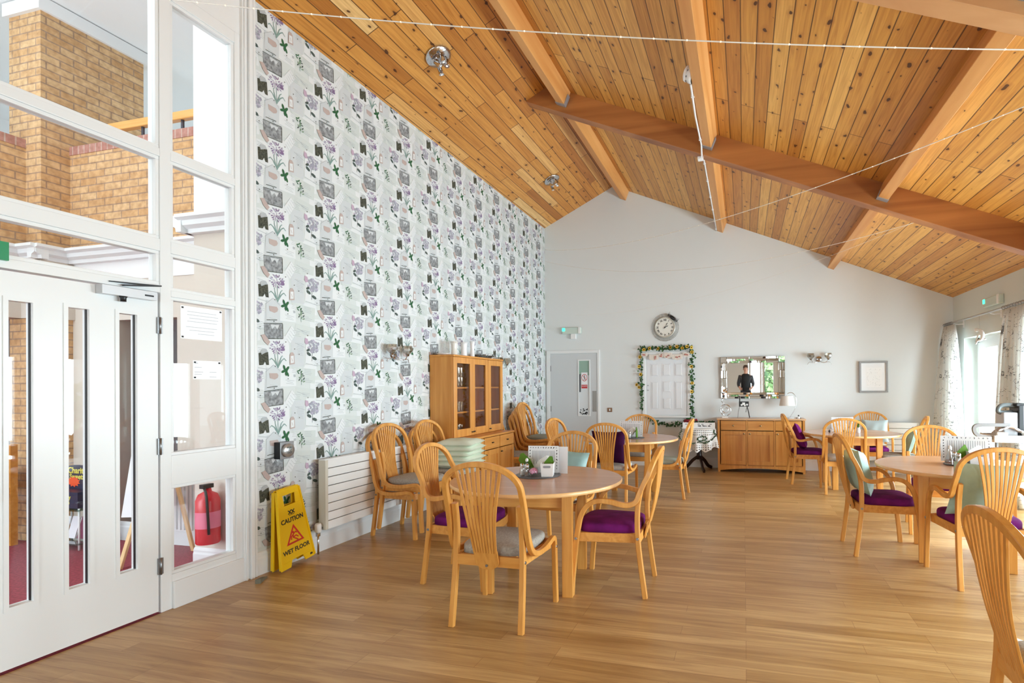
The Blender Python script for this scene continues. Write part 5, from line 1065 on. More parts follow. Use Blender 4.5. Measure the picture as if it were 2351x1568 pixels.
m = MB(); m.bb(-2.335, -2.25, YB-0.01, YB, 0.925, 1.0); m.k = 1; m.bb(-2.302, -2.283, YB-0.018, YB-0.01, 0.945, 0.98); tag(m.build('light_switch', [mat('bronze_plate', (148, 116, 92), 0.4, 0.5), WPLAS], None, 0.002), 'bronze light switch plate with white rocker beside the grey door', 'light switch')

# ------------------------------------------------------------------ radiators
def radiator(label, M, L_, H_, n_, valve=True):
    root = empty('radiator', (0, 0, 0), 0, label, 'radiator'); root.matrix_world = M
    m = MB(); g = 0.006; h = (H_-g*(n_-1))/n_
    for i in range(n_): m.bb(0.03, L_-0.03, -0.095, -0.075, i*(h+g), i*(h+g)+h)
    m.build('front_panels', mat('radiator_white', (238, 240, 240), 0.3), root, 0.003)
    for x in (0.0, L_-0.03): MB().bb(x, x+0.03, -0.095, -0.025, 0, H_).build('end_panel', mat('radiator_end_cream', (214, 210, 196), 0.4), root, 0.002)
    m = MB(); m.bb(0.03, L_-0.03, -0.073, -0.03, 0.01, H_-0.004); m.build('core', mat('radiator_dark_gap', (70, 68, 66), 0.7), root)
    m = MB(); m.bb(-0.0, L_, -0.092, -0.028, H_, H_+0.008); m.build('top_grille', mat('radiator_white'), root)
    for x in (0.25, L_-0.25): MB().bb(x, x+0.04, -0.03, 0, 0.1, H_-0.1).build('bracket', mat('radiator_white'), root)
    if valve:
        m = MB(); m.lathe([(0.018, 0), (0.026, 0.01), (0.026, 0.06), (0.02, 0.075)], (-0.045, -0.06, -0.01), 14); m.k = 1; m.tube([(-0.045, -0.06, -0.19), (-0.045, -0.06, -0.01)], 0.008, 8); m.tube([(-0.045, -0.06, 0.0), (0.0, -0.06, 0.02)], 0.008, 8); m.lathe([(0.018, -0.04), (0.018, -0.012)], (-0.045, -0.06, 0), 12); m.build('valve', [WPLAS, CHROME], root)
radiator('long white slatted radiator on the papered wall behind the stacked chairs', Matrix.Translation((XL+0.022, 3.74, 0.20)) @ WALLX, 1.24, 0.58, 8)
radiator('white slatted radiator on the far wall below the framed picture', Matrix.Translation((1.50, YB-0.022, 0.20)), 1.07, 0.58, 7)

# ------------------------------------------------------------------ push button, door wedge, wet floor sign
root = empty('exit_button', (XL+0.003, 3.405, 0.905), 0, 'square steel box with large round exit push button on the wallpaper', 'push button'); root.rotation_euler = (0, 0, PI/2)
m = MB(); m.bb(-0.062, 0.062, -0.06, 0, -0.064, 0.064); m.build('back_box', BLACK, root, 0.003)
m = MB(); m.bb(-0.064, 0.064, -0.063, -0.06, -0.066, 0.066); m.build('face_plate', STEEL, root, 0.001)
m = MB(); m.lathe([(0.052, -0.063), (0.052, -0.08), (0.048, -0.086), (0.0, -0.088)], n=36, axis='y', cap=False); m.build('button', mat('satin_steel', (190, 192, 192), 0.3, 0.8), root)
m = MB()
for i, t in enumerate(('PUSH', 'TO', 'EXIT')): addtext(m, t, 0.021, Matrix.Translation((0, -0.0885, 0.02-i*0.019)) @ FACE_NEG_Y, bold=True)
m.build('lettering', mat('engraved_grey', (96, 104, 104), 0.6), root)
m = MB(); m.prism([(0, 0), (0.13, 0), (0.13, 0.008), (0, 0.03)], lambda u, v, t: (t, u, v), 0, 0.035); o = m.build('door_wedge', mat('wedge_rubber', (118, 116, 100), 0.8)); o.location = (-3.36, 3.05, 0.0); o.rotation_euler = (0, 0, 0.5); tag(o, 'flat grey rubber door wedge on the floor at the screen post', 'door wedge')
def wet_sign():
    Y_ = mat('yellow_plastic', (240, 196, 20), 0.28); K = mat('sign_black', (30, 26, 14), 0.5); Rd = mat('sign_red_print', (206, 44, 30), 0.5)
    root = empty('wet_floor_sign', (-3.375, 3.455, 0), 0, 'yellow folding wet floor caution sign leaning against the papered wall', 'caution sign')
    root.matrix_world = Matrix.Translation((-3.375, 3.44, 0.021)) @ Matrix.Rotation(math.radians(90+3), 4, 'Z') @ Matrix.Rotation(math.radians(-5), 4, 'Y') @ Matrix.Rotation(math.radians(-5), 4, 'X')
    def panel(name, y0, y1, M=Matrix()):
        m = MB(); m.M = M; hh = 0.60; hw = lambda z: 0.17-0.065*z/hh
        def q(x0a, x0b, z0, x1a, x1b, z1): m.prism([(x0a, z0), (x0b, z0), (x1b, z1), (x1a, z1)], lambda u, v, t: (u, t, v), y0, y1)
        q(-hw(0), -0.075, 0.0, -hw(0.05), -0.055, 0.05); q(0.075, hw(0), 0.0, 0.055, hw(0.05), 0.05); q(-hw(0.05), hw(0.05), 0.05, -hw(0.47), hw(0.47), 0.47)
        q(-hw(0.47), -0.055, 0.47, -hw(0.55), -0.06, 0.55); q(0.055, hw(0.47), 0.47, 0.06, hw(0.55), 0.55); q(-hw(0.55), hw(0.55), 0.55, -hw(0.6), hw(0.6), 0.6)
        for s in (-1, 1): m.sweep([(s*hw(0.01), (y0+y1)/2, 0.01), (s*hw(0.59), (y0+y1)/2, 0.59)], 0.012, y1-y0+0.018, (1, 0, 0))
        return m.build(name, Y_, root, 0.002)
    fr = panel('front_panel', -0.012, -0.004); 
    TB = Matrix.Translation((0, 0, 0.6)) @ Matrix.Rotation(math.radians(5), 4, 'X') @ Matrix.Translation((0, 0, -0.6)); panel('rear_panel', 0.014, 0.022, TB)
    m = MB(); m.tube([(-0.09, 0.004, 0.597), (0.09, 0.004, 0.597)], 0.009, 10); m.build('hinge', Y_, root)
    m = MB(); yy = -0.0128
    addtext(m, 'CAUTION', 0.049, Matrix.Translation((0, yy, 0.352)) @ FACE_NEG_Y, bold=True); addtext(m, 'WET FLOOR', 0.047, Matrix.Translation((0.0, yy, 0.118)) @ FACE_NEG_Y, bold=True)
    for ph in (0, PI): m.sweep([(-0.032+0.064*i/12, yy, 0.412+0.013*math.cos(PI*2*i/12+ph)) for i in range(13)], 0.008, 0.0012, (0, 0, 1), smooth=False)
    for i in range(8): m.bb(-0.026+i*0.0068, -0.0215+i*0.0068, yy, yy+0.001, 0.388, 0.393)
    m.bb(0.125, 0.15, yy, yy+0.001, 0.02, 0.035); m.build('lettering', K, fr)
    m = MB(); P = [(-0.088, 0.168), (0.088, 0.168), (0.0, 0.315)]; c = (0, 0.217); n = 3; I = [(c[0]+(x-c[0])*0.72, c[1]+(z-c[1])*0.72) for x, z in P]
    for i in range(3): j = (i+1) % 3; m.prism([P[i], P[j], I[j], I[i]], lambda u, v, t: (u, t, v), yy, yy+0.0012)
    m.ball((-0.012, yy, 0.253), (0.009, 0.0008, 0.009), 10, 6)
    for p in (((-0.01, 0.243), (-0.018, 0.215), (0.01, 0.196), (0.028, 0.182)), ((-0.018, 0.215), (0.012, 0.222), (0.034, 0.205)), ((-0.012, 0.238), (0.012, 0.252), (0.022, 0.24)), ((-0.012, 0.238), (-0.034, 0.222), (-0.036, 0.2))): m.sweep([(x, yy, z) for x, z in p], 0.010, 0.0012, (0, 0, 1), smooth=False)
    m.bb(-0.05, 0.05, yy, yy+0.001, 0.177, 0.181); m.build('warning_triangle', Rd, fr)
wet_sign()
# ------------------------------------------------------------------ lace covered side table with planter
root = empty('pedestal_table', (-0.71, 8.86, 0), 0, 'small dark pedestal table under a lace cloth between hatch and sideboard', 'table')
DK = mat('dark_mahogany', (34, 14, 12), 0.35)
m = MB(); m.lathe([(0.26, 0.655), (0.27, 0.665), (0.26, 0.68)], n=36); m.build('tabletop', DK, root)
m = MB(); m.lathe([(0.03, 0.655), (0.028, 0.5), (0.04, 0.42), (0.028, 0.36), (0.045, 0.25), (0.05, 0.18)], n=18); m.build('column', DK, root)
for k in range(3):
    a = -PI/2+0.35+k*2*PI/3; c, s = math.cos(a), math.sin(a); m = MB(); m.sweep(smooth([(0.03*c, 0.03*s, 0.22), (0.12*c, 0.12*s, 0.15), (0.2*c, 0.2*s, 0.06), (0.28*c, 0.28*s, 0.022)], 4), 0.03, 0.05, (-s, c, 0)); m.build('leg', DK, root)
def lace(name, n=120):
    """lace: white cloth pierced by a regular diamond pattern"""
    m_, nt, b, N, L = nodes('white_lace', 0.85); b.inputs['Base Color'].default_value = lin((238, 238, 236)); tc = N('TexCoord'); sp = N('SeparateXYZ'); L(tc.outputs['UV'], sp.inputs[0])
    wv = [mathn(N, L, 'SINE', mathn(N, L, 'MULTIPLY', mathn(N, L, op, sp.outputs[0], sp.outputs[1]), 95)) for op in ('ADD', 'SUBTRACT')]
    k = mathn(N, L, 'GREATER_THAN', mathn(N, L, 'MULTIPLY', wv[0], wv[1]), 0.42)
    w2 = mathn(N, L, 'GREATER_THAN', mathn(N, L, 'SINE', mathn(N, L, 'MULTIPLY', sp.outputs[1], 24)), 0.1); k = mathn(N, L, 'MULTIPLY', k, w2)
    t = N('BsdfTransparent'); mx = N('MixShader'); L(k, mx.inputs[0]); L(b.outputs[0], mx.inputs[1]); L(t.outputs[0], mx.inputs[2]); L(mx.outputs[0], nt.nodes['Material Output'].inputs[0])
    me = bpy.data.meshes.new(name); vs = []; uv = []; rows = [(0.0, 0), (0.2, 0), (0.272, 0), (0.283, 0.012), (0.287, 0.06), (0.292, 0.14), (0.297, 0.22), (0.303, 0.30), (0.306, 0.34)]
    for j, (r, d) in enumerate(rows):
        for i in range(n):
            a = 2*PI*i/n; f = max(0, d-0.02)*0.13; rr = r+f*math.sin(a*11+0.6*math.sin(3*a)); dd = d
            if j == len(rows)-1: dd += 0.02*(1 if i % 8 < 4 else -1)*(1 if i % 4 in (1, 2) else 0.3)
            if j >= 6: dd *= 1-0.14*max(0, math.sin(a*2+1.9))
            vs.append((rr*math.cos(a), rr*math.sin(a), 0.6855-dd)); uv.append((a*0.3, r+d if d < 0.001 else 0.28+d))
    fs = [(j*n+i, j*n+(i+1) % n, (j+1)*n+(i+1) % n, (j+1)*n+i) for j in range(len(rows)-1) for i in range(n)]
    me.from_pydata(vs, [], fs); me.materials.append(m_); ul = me.uv_layers.new()
    for p in me.polygons:
        p.use_smooth = True
        for li, vi in zip(p.loop_indices, p.vertices):
            u, v = uv[vi]
            if vi % n == 0 and any(x % n == n-1 for x in p.vertices): u = 2*PI*0.3
            ul.data[li].uv = (u, v)
    return me
tag(inst('lace_tablecloth', lace('lace_tablecloth'), loc=(-0.71, 8.86, 0)), 'white lace cloth with scalloped hem draped over the small pedestal table', 'tablecloth')
root = empty('planter_box', (-0.71, 8.87, 0.687), 0, 'low white planter box with red and dark flowers on the lace cloth', 'planter')
m = MB()
for a in ((-0.26, 0.26, -0.09, -0.08), (-0.26, 0.26, 0.08, 0.09), (-0.26, -0.25, -0.08, 0.08), (0.25, 0.26, -0.08, 0.08)): m.bb(a[0], a[1], a[2], a[3], 0, 0.095)
m.bb(-0.25, 0.25, -0.08, 0.08, 0, 0.008); m.k = 1
for x in (-0.2, 0.0, 0.06, 0.19): m.bb(x-0.018, x+0.018, -0.0915, -0.09, 0.064, 0.074)
R_ = random.Random(8)
for i in range(22): x = R_.uniform(-0.02, 0.18); m.box((x, -0.0912, 0.035+0.012*R_.random()), (0.012, 0.001, 0.012), (0, R_.uniform(0, 3), 0))
m.build('box', [WPLAS, mat('planter_pattern', (96, 96, 104), 0.7)], root)
m = MB()
for i in range(34): m.ball((R_.uniform(-0.24, -0.03), R_.uniform(-0.06, 0.06), 0.08+R_.random()*0.06), (0.018, 0.018, 0.014), 6, 4)
m.build('red_flowers', mat('deep_red_petal', (140, 18, 40), 0.7), root)['kind'] = 'stuff'; m = MB()
for i in range(50): m.ball((R_.uniform(-0.22, 0.24), R_.uniform(-0.06, 0.06), 0.075+R_.random()*0.035), (0.016, 0.016, 0.012), 6, 4)
m.build('dark_leaves', LEAFD, root)['kind'] = 'stuff'
m = MB(); P = smooth([(-0.27, -0.12, 0.68), (-0.3, -0.2, 0.55), (-0.18, -0.30, 0.47), (-0.05, -0.31, 0.47), (0.05, -0.31, 0.5), (0.14, -0.30, 0.55), (0.06, -0.31, 0.58), (0.0, -0.31, 0.53), (0.1, -0.31, 0.48), (0.2, -0.26, 0.52), (0.27, -0.19, 0.58), (0.24, -0.15, 0.66)], 5); m.tube(P, 0.003, 5)
for p in P:
    for k in range(2): a = R_.uniform(0, 6); r = R_.uniform(0.01, 0.018); c = p+Vector((R_.uniform(-.012, .012), -0.004, R_.uniform(-.012, .012))); m.poly([(c.x+r*q*math.cos(t+a), c.y-0.003*math.sin(t), c.z+r*q*math.sin(t+a)) for t, q in ((0, 1), (1, .5), (2, .9), (3.1, .5), (4.2, .9), (5.3, .5))])
tag(m.build('ivy_strand', LEAFD, loc=(-0.71, 8.86, 0)), 'thin ivy strand trailing over the lace cloth', 'ivy')

# ------------------------------------------------------------------ ceiling fittings
def spot_fitting(label, x, y):
    root = empty('ceiling_spotlight', (0, 0, 0), 0, label, 'ceiling light', 'chrome spotlights on the pine ceiling'); root.matrix_world = Matrix.Translation((x, y, zc(x)-0.001)) @ Matrix.Rotation(-math.atan(SL_), 4, 'Y') @ Matrix.Rotation(0.5, 4, 'Z')
    m = MB(); m.lathe([(0.125, 0), (0.128, -0.01), (0.122, -0.022), (0.03, -0.03), (0, -0.031)], n=40, cap=False); m.build('chrome_plate', CHROME, root)
    for i, (a, t, r) in enumerate(((0.2, 0.35, 0.075), (1.8, -0.3, 0.07), (3.3, 0.5, 0.07), (4.9, 0.2, 0.075))):
        m = MB(); m.M = Matrix.Translation((r*math.cos(a), r*math.sin(a), -0.028)) @ Matrix.Rotation(t, 4, (-math.sin(a), math.cos(a), 0))
        m.tube([(0, 0, 0), (0, 0, -0.03)], 0.008, 8); m.lathe([(0.012, -0.03), (0.023, -0.036), (0.024, -0.098), (0.026, -0.104), (0.022, -0.105)], n=18); sp = m.build('spot_head', CHROME, root)
        m2 = MB(); m2.M = m.M; m2.lathe([(0.021, -0.1045), (0, -0.1055)], n=16, cap=False); m2.build('lens', mat('spot_lens', (240, 240, 236), 0.2, emit=((255, 250, 240), 0.35)), sp)
spot_fitting('chrome four head ceiling spotlight nearer the viewer on the left pine slope', -2.84, 4.61)
spot_fitting('chrome four head ceiling spotlight near the far wall on the left pine slope', -2.85, 7.82)
root = empty('smoke_detector', (0, 0, 0), 0, 'white smoke detector on the middle roof purlin with a cable running down', 'smoke detector')
BX, BZ = -0.25, zc(-0.25)
def pl(y, a=0.10, d=0.17, e=0.012): return (BX+NX*d-TX*a-TX*e, y, BZ+NZ*d-TZ*a-TZ*e)   # along the lower left arris of the purlin
c = pl(4.60, 0.10, 0.12, 0.0); root.matrix_world = Matrix.Translation(c) @ Matrix.Rotation(PI/2-th*-1*-1, 4, 'Y') @ Matrix.Rotation(0, 4, 'Z')
root.matrix_world = Matrix.Translation((c[0], c[1], c[2])) @ Matrix(((0, 1, 0, 0), (1, 0, 0, 0), (0, 0, -1, 0), (0, 0, 0, 1)))
root.matrix_world = Matrix.Translation(Vector(c)) @ Vector((0, 0, 1)).rotation_difference(Vector((-TX, 0, -TZ))).to_matrix().to_4x4()
m = MB(); m.lathe([(0.066, 0), (0.07, 0.014), (0.067, 0.036), (0.058, 0.042), (0.058, 0.052), (0.066, 0.058), (0.06, 0.074), (0.038, 0.084), (0, 0.085)], n=28, cap=False); m.k = 1
for i in range(8): a = PI*i/4; m.box((0.06*math.cos(a), 0.06*math.sin(a), 0.047), (0.012, 0.012, 0.006), (0, 0, a))
m.build('detector_body', [WPLAS, mat('vent_grey', (120, 120, 120), 0.6)], root)
root = empty('surface_conduit', (0, 0, 0), 0, 'white surface conduit with clips running along the middle purlin to the far wall', 'conduit')
zr_ = lambda x: RZ-0.24/math.cos(th)-SR_*(x-RX)
m = MB(); a0 = pl(4.66); a1 = pl(5.85); xx = a1[0]; jb = (xx-0.02, 5.99, zr_(xx)-0.012)
m.tube([a0, (a0[0]-0.008, 5.2, a0[2]-0.006), a1, (xx, 5.905, zr_(xx)-0.02), jb], 0.009, 8); m.tube([jb, (xx, 6.1, pl(6.1)[2]-0.03), pl(6.25), pl(7.6), pl(9.19)], 0.009, 8); m.build('cable_cover', WPLAS, root)
m = MB(); m.box((jb[0], jb[1], jb[2]-0.006), (0.06, 0.07, 0.032)); m.build('junction_box', WPLAS, root, 0.004)
for y in (4.85, 5.72, 6.35, 6.9, 7.5, 8.05, 8.6, 9.05): p = pl(y); m = MB(); m.box(p, (0.03, 0.012, 0.028)); m.build('clip', WPLAS, root)

# strings of fairy lights
def string_lights(label, a, b, sag, n=60, r=0.0035):
    a, b = Vector(a), Vector(b); P = [a+(b-a)*(i/n)+Vector((0, 0, -4*sag*(i/n)*(1-i/n))) for i in range(n+1)]
    root = empty('string_lights', (0, 0, 0), 0, label, 'string lights'); m = MB(); m.tube(P, r, 5); m.build('white_wire', mat('white_wire', (236, 232, 224), 0.5), root)
    m = MB(); L_ = (b-a).length; k = int(L_/0.17)
    for i in range(1, k): t = i/k; p = a+(b-a)*t+Vector((0, 0, -4*sag*t*(1-t))); m.ball(p, (r*1.7, r*1.7, r*1.3), 6, 4)
    bl = m.build('bulbs', mat('tiny_bulb', (250, 240, 220), 0.3, emit=((255, 244, 220), 0.25)), root); bl['kind'] = 'stuff'
string_lights('long string of fairy lights crossing in front of the whole pine ceiling near the viewer', (-3.46, 2.25, 3.655), (1.75, 3.10, 2.97), 0.08)
string_lights('slanting string of fairy lights from the near rafter to the far left corner', (1.98, 3.2, 3.0), (-3.47, 9.12, 3.86), 0.28, r=0.003)
string_lights('fairy light string from the dark rafter to the far end of the papered wall', (1.66, 5.98, 2.995), (-3.47, 9.15, 3.66), 0.32, r=0.0024)
string_lights('lowest faint fairy light string sagging across the far wall above the clock', (1.62, 6.0, 2.985), (-2.9, 9.17, 2.66), 0.22, r=0.0012)

# ------------------------------------------------------------------ curtains, pole, hanging ornament
def curtain_mat():
    m_, nt, b, N, L = nodes('printed_curtain', 0.85); tc = N('TexCoord'); mp = N('Mapping'); mp.inputs['Scale'].default_value = (1, 1, 0.6); L(tc.outputs['UV'], mp.inputs[0])
    n = N('TexNoise'); n.inputs['Scale'].default_value = 7; n.inputs['Detail'].default_value = 5; n.inputs['Roughness'].default_value = 0.6; L(tc.outputs['UV'], n.inputs[0])
    v = N('TexVoronoi', feature='DISTANCE_TO_EDGE'); v.inputs['Scale'].default_value = 10; ad = N('VectorMath', operation='MULTIPLY_ADD'); L(n.outputs['Color'], ad.inputs[0]); ad.inputs[1].default_value = (0.35, 0.35, 0); L(tc.outputs['UV'], ad.inputs[2]); L(ad.outputs[0], v.inputs['Vector'])
    e = mathn(N, L, 'MULTIPLY', mathn(N, L, 'SUBTRACT', 0.028, v.outputs['Distance']), 60, True); g = mathn(N, L, 'GREATER_THAN', n.outputs[0], 0.5); e = mathn(N, L, 'MULTIPLY', e, g)
    v2 = N('TexVoronoi'); v2.inputs['Scale'].default_value = 16; L(ad.outputs[0], v2.inputs['Vector']); e2 = mathn(N, L, 'MULTIPLY', mathn(N, L, 'SUBTRACT', 0.24, v2.outputs['Distance']), 9, True); sc = N('SeparateColor'); L(v2.outputs['Color'], sc.inputs[0]); e2 = mathn(N, L, 'MULTIPLY', e2, mathn(N, L, 'GREATER_THAN', sc.outputs[0], 0.62))
    k = mathn(N, L, 'MAXIMUM', e, e2); col = mixc(N, L, mathn(N, L, 'MULTIPLY', k, 0.8), lin((246, 246, 244)), lin((96, 94, 100))); L(col, b.inputs['Base Color']); t = N('BsdfTranslucent'); L(col, t.inputs[0]); mx = N('MixShader'); mx.inputs[0].default_value = 0.55; L(b.outputs[0], mx.inputs[1]); L(t.outputs[0], mx.inputs[2]); L(mx.outputs[0], nt.nodes['Material Output'].inputs[0]); return m_
CURT = curtain_mat()
def curtain(label, top, bot, zt, zb, folds, x0=None):
    """top/bot: ((x,y),(x,y)) line of the gathered cloth"""
    n = folds*12; rows = 14; vs = []; uv = []; me = bpy.data.meshes.new('curtain')
    for j in range(rows+1):
        t = j/rows; z = zt+(zb-zt)*t; f = min(1, t*1.6)**0.7
        A = Vector(top[0]).lerp(Vector(bot[0]), f); B = Vector(top[1]).lerp(Vector(bot[1]), f); d = (B-A); N_ = Vector((-d.y, d.x)).normalized(); am = (0.018+0.035*f)
        if j == 0: am = 0.012
        for i in range(n+1):
            u = i/n; p = A+d*u+N_*am*math.sin(2*PI*folds*u+0.3*math.sin(4*t)); vs.append((p.x, p.y, z)); uv.append((u*folds*0.14, z))
    fs = [(j*(n+1)+i, j*(n+1)+i+1, (j+1)*(n+1)+i+1, (j+1)*(n+1)+i) for j in range(rows) for i in range(n)]
    me.from_pydata(vs, [], fs); me.materials.append(CURT); ul = me.uv_layers.new()
    for p in me.polygons:
        p.use_smooth = True
        for li, vi in zip(p.loop_indices, p.vertices): ul.data[li].uv = uv[vi]
    o = inst('curtain', me); s = o.modifiers.new('thickness', 'SOLIDIFY'); s.thickness = 0.004; tag(o, label, 'curtain')
curtain('cream curtain with dark sprig print gathered in the far right corner', ((2.93, 9.13), (2.95, 8.72)), ((2.80, 9.13), (2.92, 8.42)), 2.235, 0.03, 8)
curtain('cream sprig print curtain cut off by the right edge of the view', ((2.95, 7.25), (2.95, 6.75)), ((2.90, 7.32), (2.92, 6.72)), 2.235, 0.03, 7)
root = empty('curtain_pole', (0, 0, 0), 0, 'slim chrome curtain pole above the garden door', 'curtain pole')
m = MB(); m.tube([(2.95, 4.0, 2.265), (2.95, 9.16, 2.265)], 0.014, 12); m.build('rod', mat('satin_nickel', (206, 208, 210), 0.3, 0.5), root); m = MB(); m.lathe([(0.02, 9.15), (0.02, 9.18), (0.012, 9.19)], (2.95, 0, 2.265), 12, axis='y'); m.build('finial', CHROME, root)
for y in (8.80, 7.62, 6.6):
    m = MB(); m.sweep(smooth([(2.95, y, 2.25), (3.0, y, 2.235), (XR-0.005, y, 2.24)], 3), 0.02, 0.012, (0, 1, 0)); m.bb(XR-0.008, XR, y-0.02, y+0.02, 2.19, 2.29); m.build('bracket', WPLAS, root)
for y in [8.87+0.04*i for i in range(7)]+[6.8+0.065*i for i in range(8)]:
    m = MB(); m.tube([(2.95+0.02*math.cos(a), y, 2.265+0.02*math.sin(a)) for a in [2*PI*i/12 for i in range(12)]], 0.003, 5, closed=True); m.build('ring', STEEL, root)
root = empty('hanging_figure', (2.955, 7.93, 2.02), -0.6, 'white curled figure ornament hanging on a thread from the curtain pole', 'ornament')
m = MB(); m.tube([(0, 0, 0.07), (0, 0, 0.232)], 0.001, 5); m.build('thread', GREY, root)
m = MB(); m.ball((-0.03, 0, 0.055), (0.03, 0.022, 0.025), 12, 8); m.tube(smooth([(-0.02, 0, 0.06), (0.015, 0, 0.04), (0.03, 0, 0.0), (0.03, 0, -0.05), (0.01, 0, -0.075), (-0.03, 0, -0.09)], 4), 0.02, 10, rs=[0.012+0.012*math.sin(PI*i/20) for i in range(21)]); m.tube([(0.02, 0, 0.01), (-0.02, 0, -0.02), (-0.04, 0, -0.09)], 0.008, 8); m.tube([(0.02, 0, -0.06), (-0.02, 0, -0.08), (-0.045, 0, -0.13)], 0.009, 8); m.ball((0.055, 0, -0.07), (0.02, 0.012, 0.012), 8, 6)
m.build('figure', WPLAS, root)

# ------------------------------------------------------------------ drinks trolley at the right edge
root = empty('drinks_trolley', (2.60, 6.22, 0), 0, 'grey drinks trolley with white trays at the right edge before the garden door', 'trolley')
GT = mat('trolley_grey', (128, 126, 126), 0.4); LG = mat('tray_pale_grey', (214, 208, 204), 0.4)
for z in (0.28, 0.80): m = MB(); m.bb(-0.22, 0.40, -0.16, 0.16, z, z+0.02); m.bb(-0.22, 0.40, -0.17, -0.16, z, z+0.07); m.bb(-0.22, 0.40, 0.16, 0.17, z, z+0.07); m.bb(-0.23, -0.22, -0.17, 0.17, z, z+0.07); m.build('tray', LG, root, 0.006)
for x in (-0.2, 0.38):
    for y in (-0.14, 0.14): m = MB(); m.tube([(x, y, 0.08), (x, y, 0.85)], 0.014, 10); m.build('post', GT, root); m = MB(); m.lathe([(0.04, -0.012), (0.04, 0.012)], (x, y, 0.04), 16, axis='y'); m.bb(x-0.015, x+0.015, y-0.02, y+0.02, 0.04, 0.09); m.build('caster', GREY, root)
m = MB(); m.sweep(smooth([(-0.08, -0.13, 0.97), (-0.25, -0.13, 0.97), (-0.36, -0.13, 0.965), (-0.39, -0.13, 0.93), (-0.36, -0.13, 0.87), (-0.24, -0.13, 0.845), (-0.18, -0.13, 0.84)], 4), 0.03, 0.034, (0, 1, 0)); m.build('push_handle', GT, root)
root = empty('coffee_machine', (2.60, 6.25, 0.821), 0, 'black and silver coffee machine standing on the trolley', 'coffee machine')
m = MB(); m.bb(0.02, 0.07, -0.1, 0.1, 0, 0.35); m.bb(0.0, 0.30, -0.1, 0.1, 0.33, 0.36); m.bb(0.24, 0.30, -0.1, 0.1, 0, 0.35); m.bb(0.02, 0.28, -0.1, 0.1, 0, 0.03); m.build('body', BLACK, root, 0.008)
m = MB(); m.bb(-0.105, 0.02, -0.09, 0.09, 0.0, 0.27); m.build('side_tank', mat('silver_tank', (190, 190, 194), 0.35, 0.3), root, 0.01)
m = MB(); m.tube(smooth([(0.03, -0.02, 0.33), (-0.06, -0.02, 0.34), (-0.11, -0.02, 0.325), (-0.125, -0.02, 0.28), (-0.09, -0.02, 0.265), (0.0, -0.02, 0.27)], 4), 0.022, 10); m.build('spout', mat('smoky_plastic', (110, 118, 120), 0.2), root)
m = MB(); m.lathe([(0.03, 0.03), (0.035, 0.08), (0.03, 0.1)], (0.15, -0.03, 0), 16); m.build('jug', STEEL, root)
def bowl(label, x, y, z, r, h, m_): m = MB(); m.lathe([(r*0.6, 0), (r, h), (r*0.95, h), (r*0.55, 0.006), (0, 0.006)], n=28, cap=False); tag(m.build('bowl', m_, loc=(x, y, z)), label, 'bowl')
m = MB(); m.bb(2.40, 2.50, 6.075, 6.20, 0.821, 0.90); tag(m.build('cutlery_tub', mat('beige_tub', (196, 186, 178), 0.5), None, 0.012), 'beige plastic tub on the near side of the trolley', 'tub')
m = MB(); vs = []; n = 14
for i in range(n+1):
    for j in range(6): t = i/n; vs.append((2.40+0.22*t, 6.06+0.02*j, 0.905+0.05*math.sin(PI*t)+0.012*math.sin(j*2+i)))
m.add(vs, [(i*6+j, (i+1)*6+j, (i+1)*6+j+1, i*6+j+1) for i in range(n) for j in range(5)], True); o = m.build('tea_towel', mat('beige_cloth', (212, 202, 196), 0.85)); o.modifiers.new('thickness', 'SOLIDIFY').thickness = 0.006; tag(o, 'crumpled beige cloth draped over the tub on the trolley', 'cloth')
bowl('white bowl on the trolley beside the beige cloth', 2.70, 6.135, 0.821, 0.07, 0.09, WPLAS)

# ------------------------------------------------------------------ things in the lobby
root = empty('exit_sign', (XL+0.002, 1.70, 2.05), PI/2, 'small green running exit sign above the double doors at the left edge', 'exit sign')
m = MB(); m.bb(-0.12, 0.10, -0.02, 0, -0.03, 0.06); m.build('sign_panel', mat('exit_green', (20, 136, 84), 0.4), root); m = MB(); m.bb(0.03, 0.055, -0.022, -0.02, 0.005, 0.03); m.prism([(-0.05, 0.0), (-0.02, 0.0), (-0.02, -0.012), (0.01, 0.015), (-0.02, 0.042), (-0.02, 0.03), (-0.05, 0.03)], lambda u, v, t: (u, t, v), -0.022, -0.02); m.build('white_symbol', PAPER, root)
root = empty('fire_extinguisher', (-3.86, 3.11, 0.24), 0, 'red fire extinguisher on the pier behind the lower side glass', 'fire extinguisher')
m = MB(); m.lathe([(0.07, 0), (0.078, 0.01), (0.078, 0.32), (0.06, 0.365), (0.025, 0.385), (0.02, 0.41)], n=24); m.build('cylinder', mat('extinguisher_red', (214, 24, 44), 0.25), root)
m = MB(); m.bb(-0.02, 0.02, -0.05, 0.03, 0.41, 0.44); m.tube(smooth([(0.0, -0.03, 0.42), (0.06, -0.06, 0.36), (0.075, -0.06, 0.2), (0.07, -0.05, 0.08)], 4), 0.009, 8); m.build('valve_and_hose', BLACK, root)
m = MB(); m.lathe([(0.0795, 0.12), (0.0795, 0.24)], n=24, cap=False); m.build('label_band', mat('pink_label', (236, 120, 150), 0.4), root)
root = empty('display_easel', (-4.75, 3.2, 0), 0, 'pale wooden easel with slanting legs in the lobby behind the side glass', 'easel'); PW = wood('pale_pine', (226, 186, 130), (240, 206, 156), 2, 0.5)
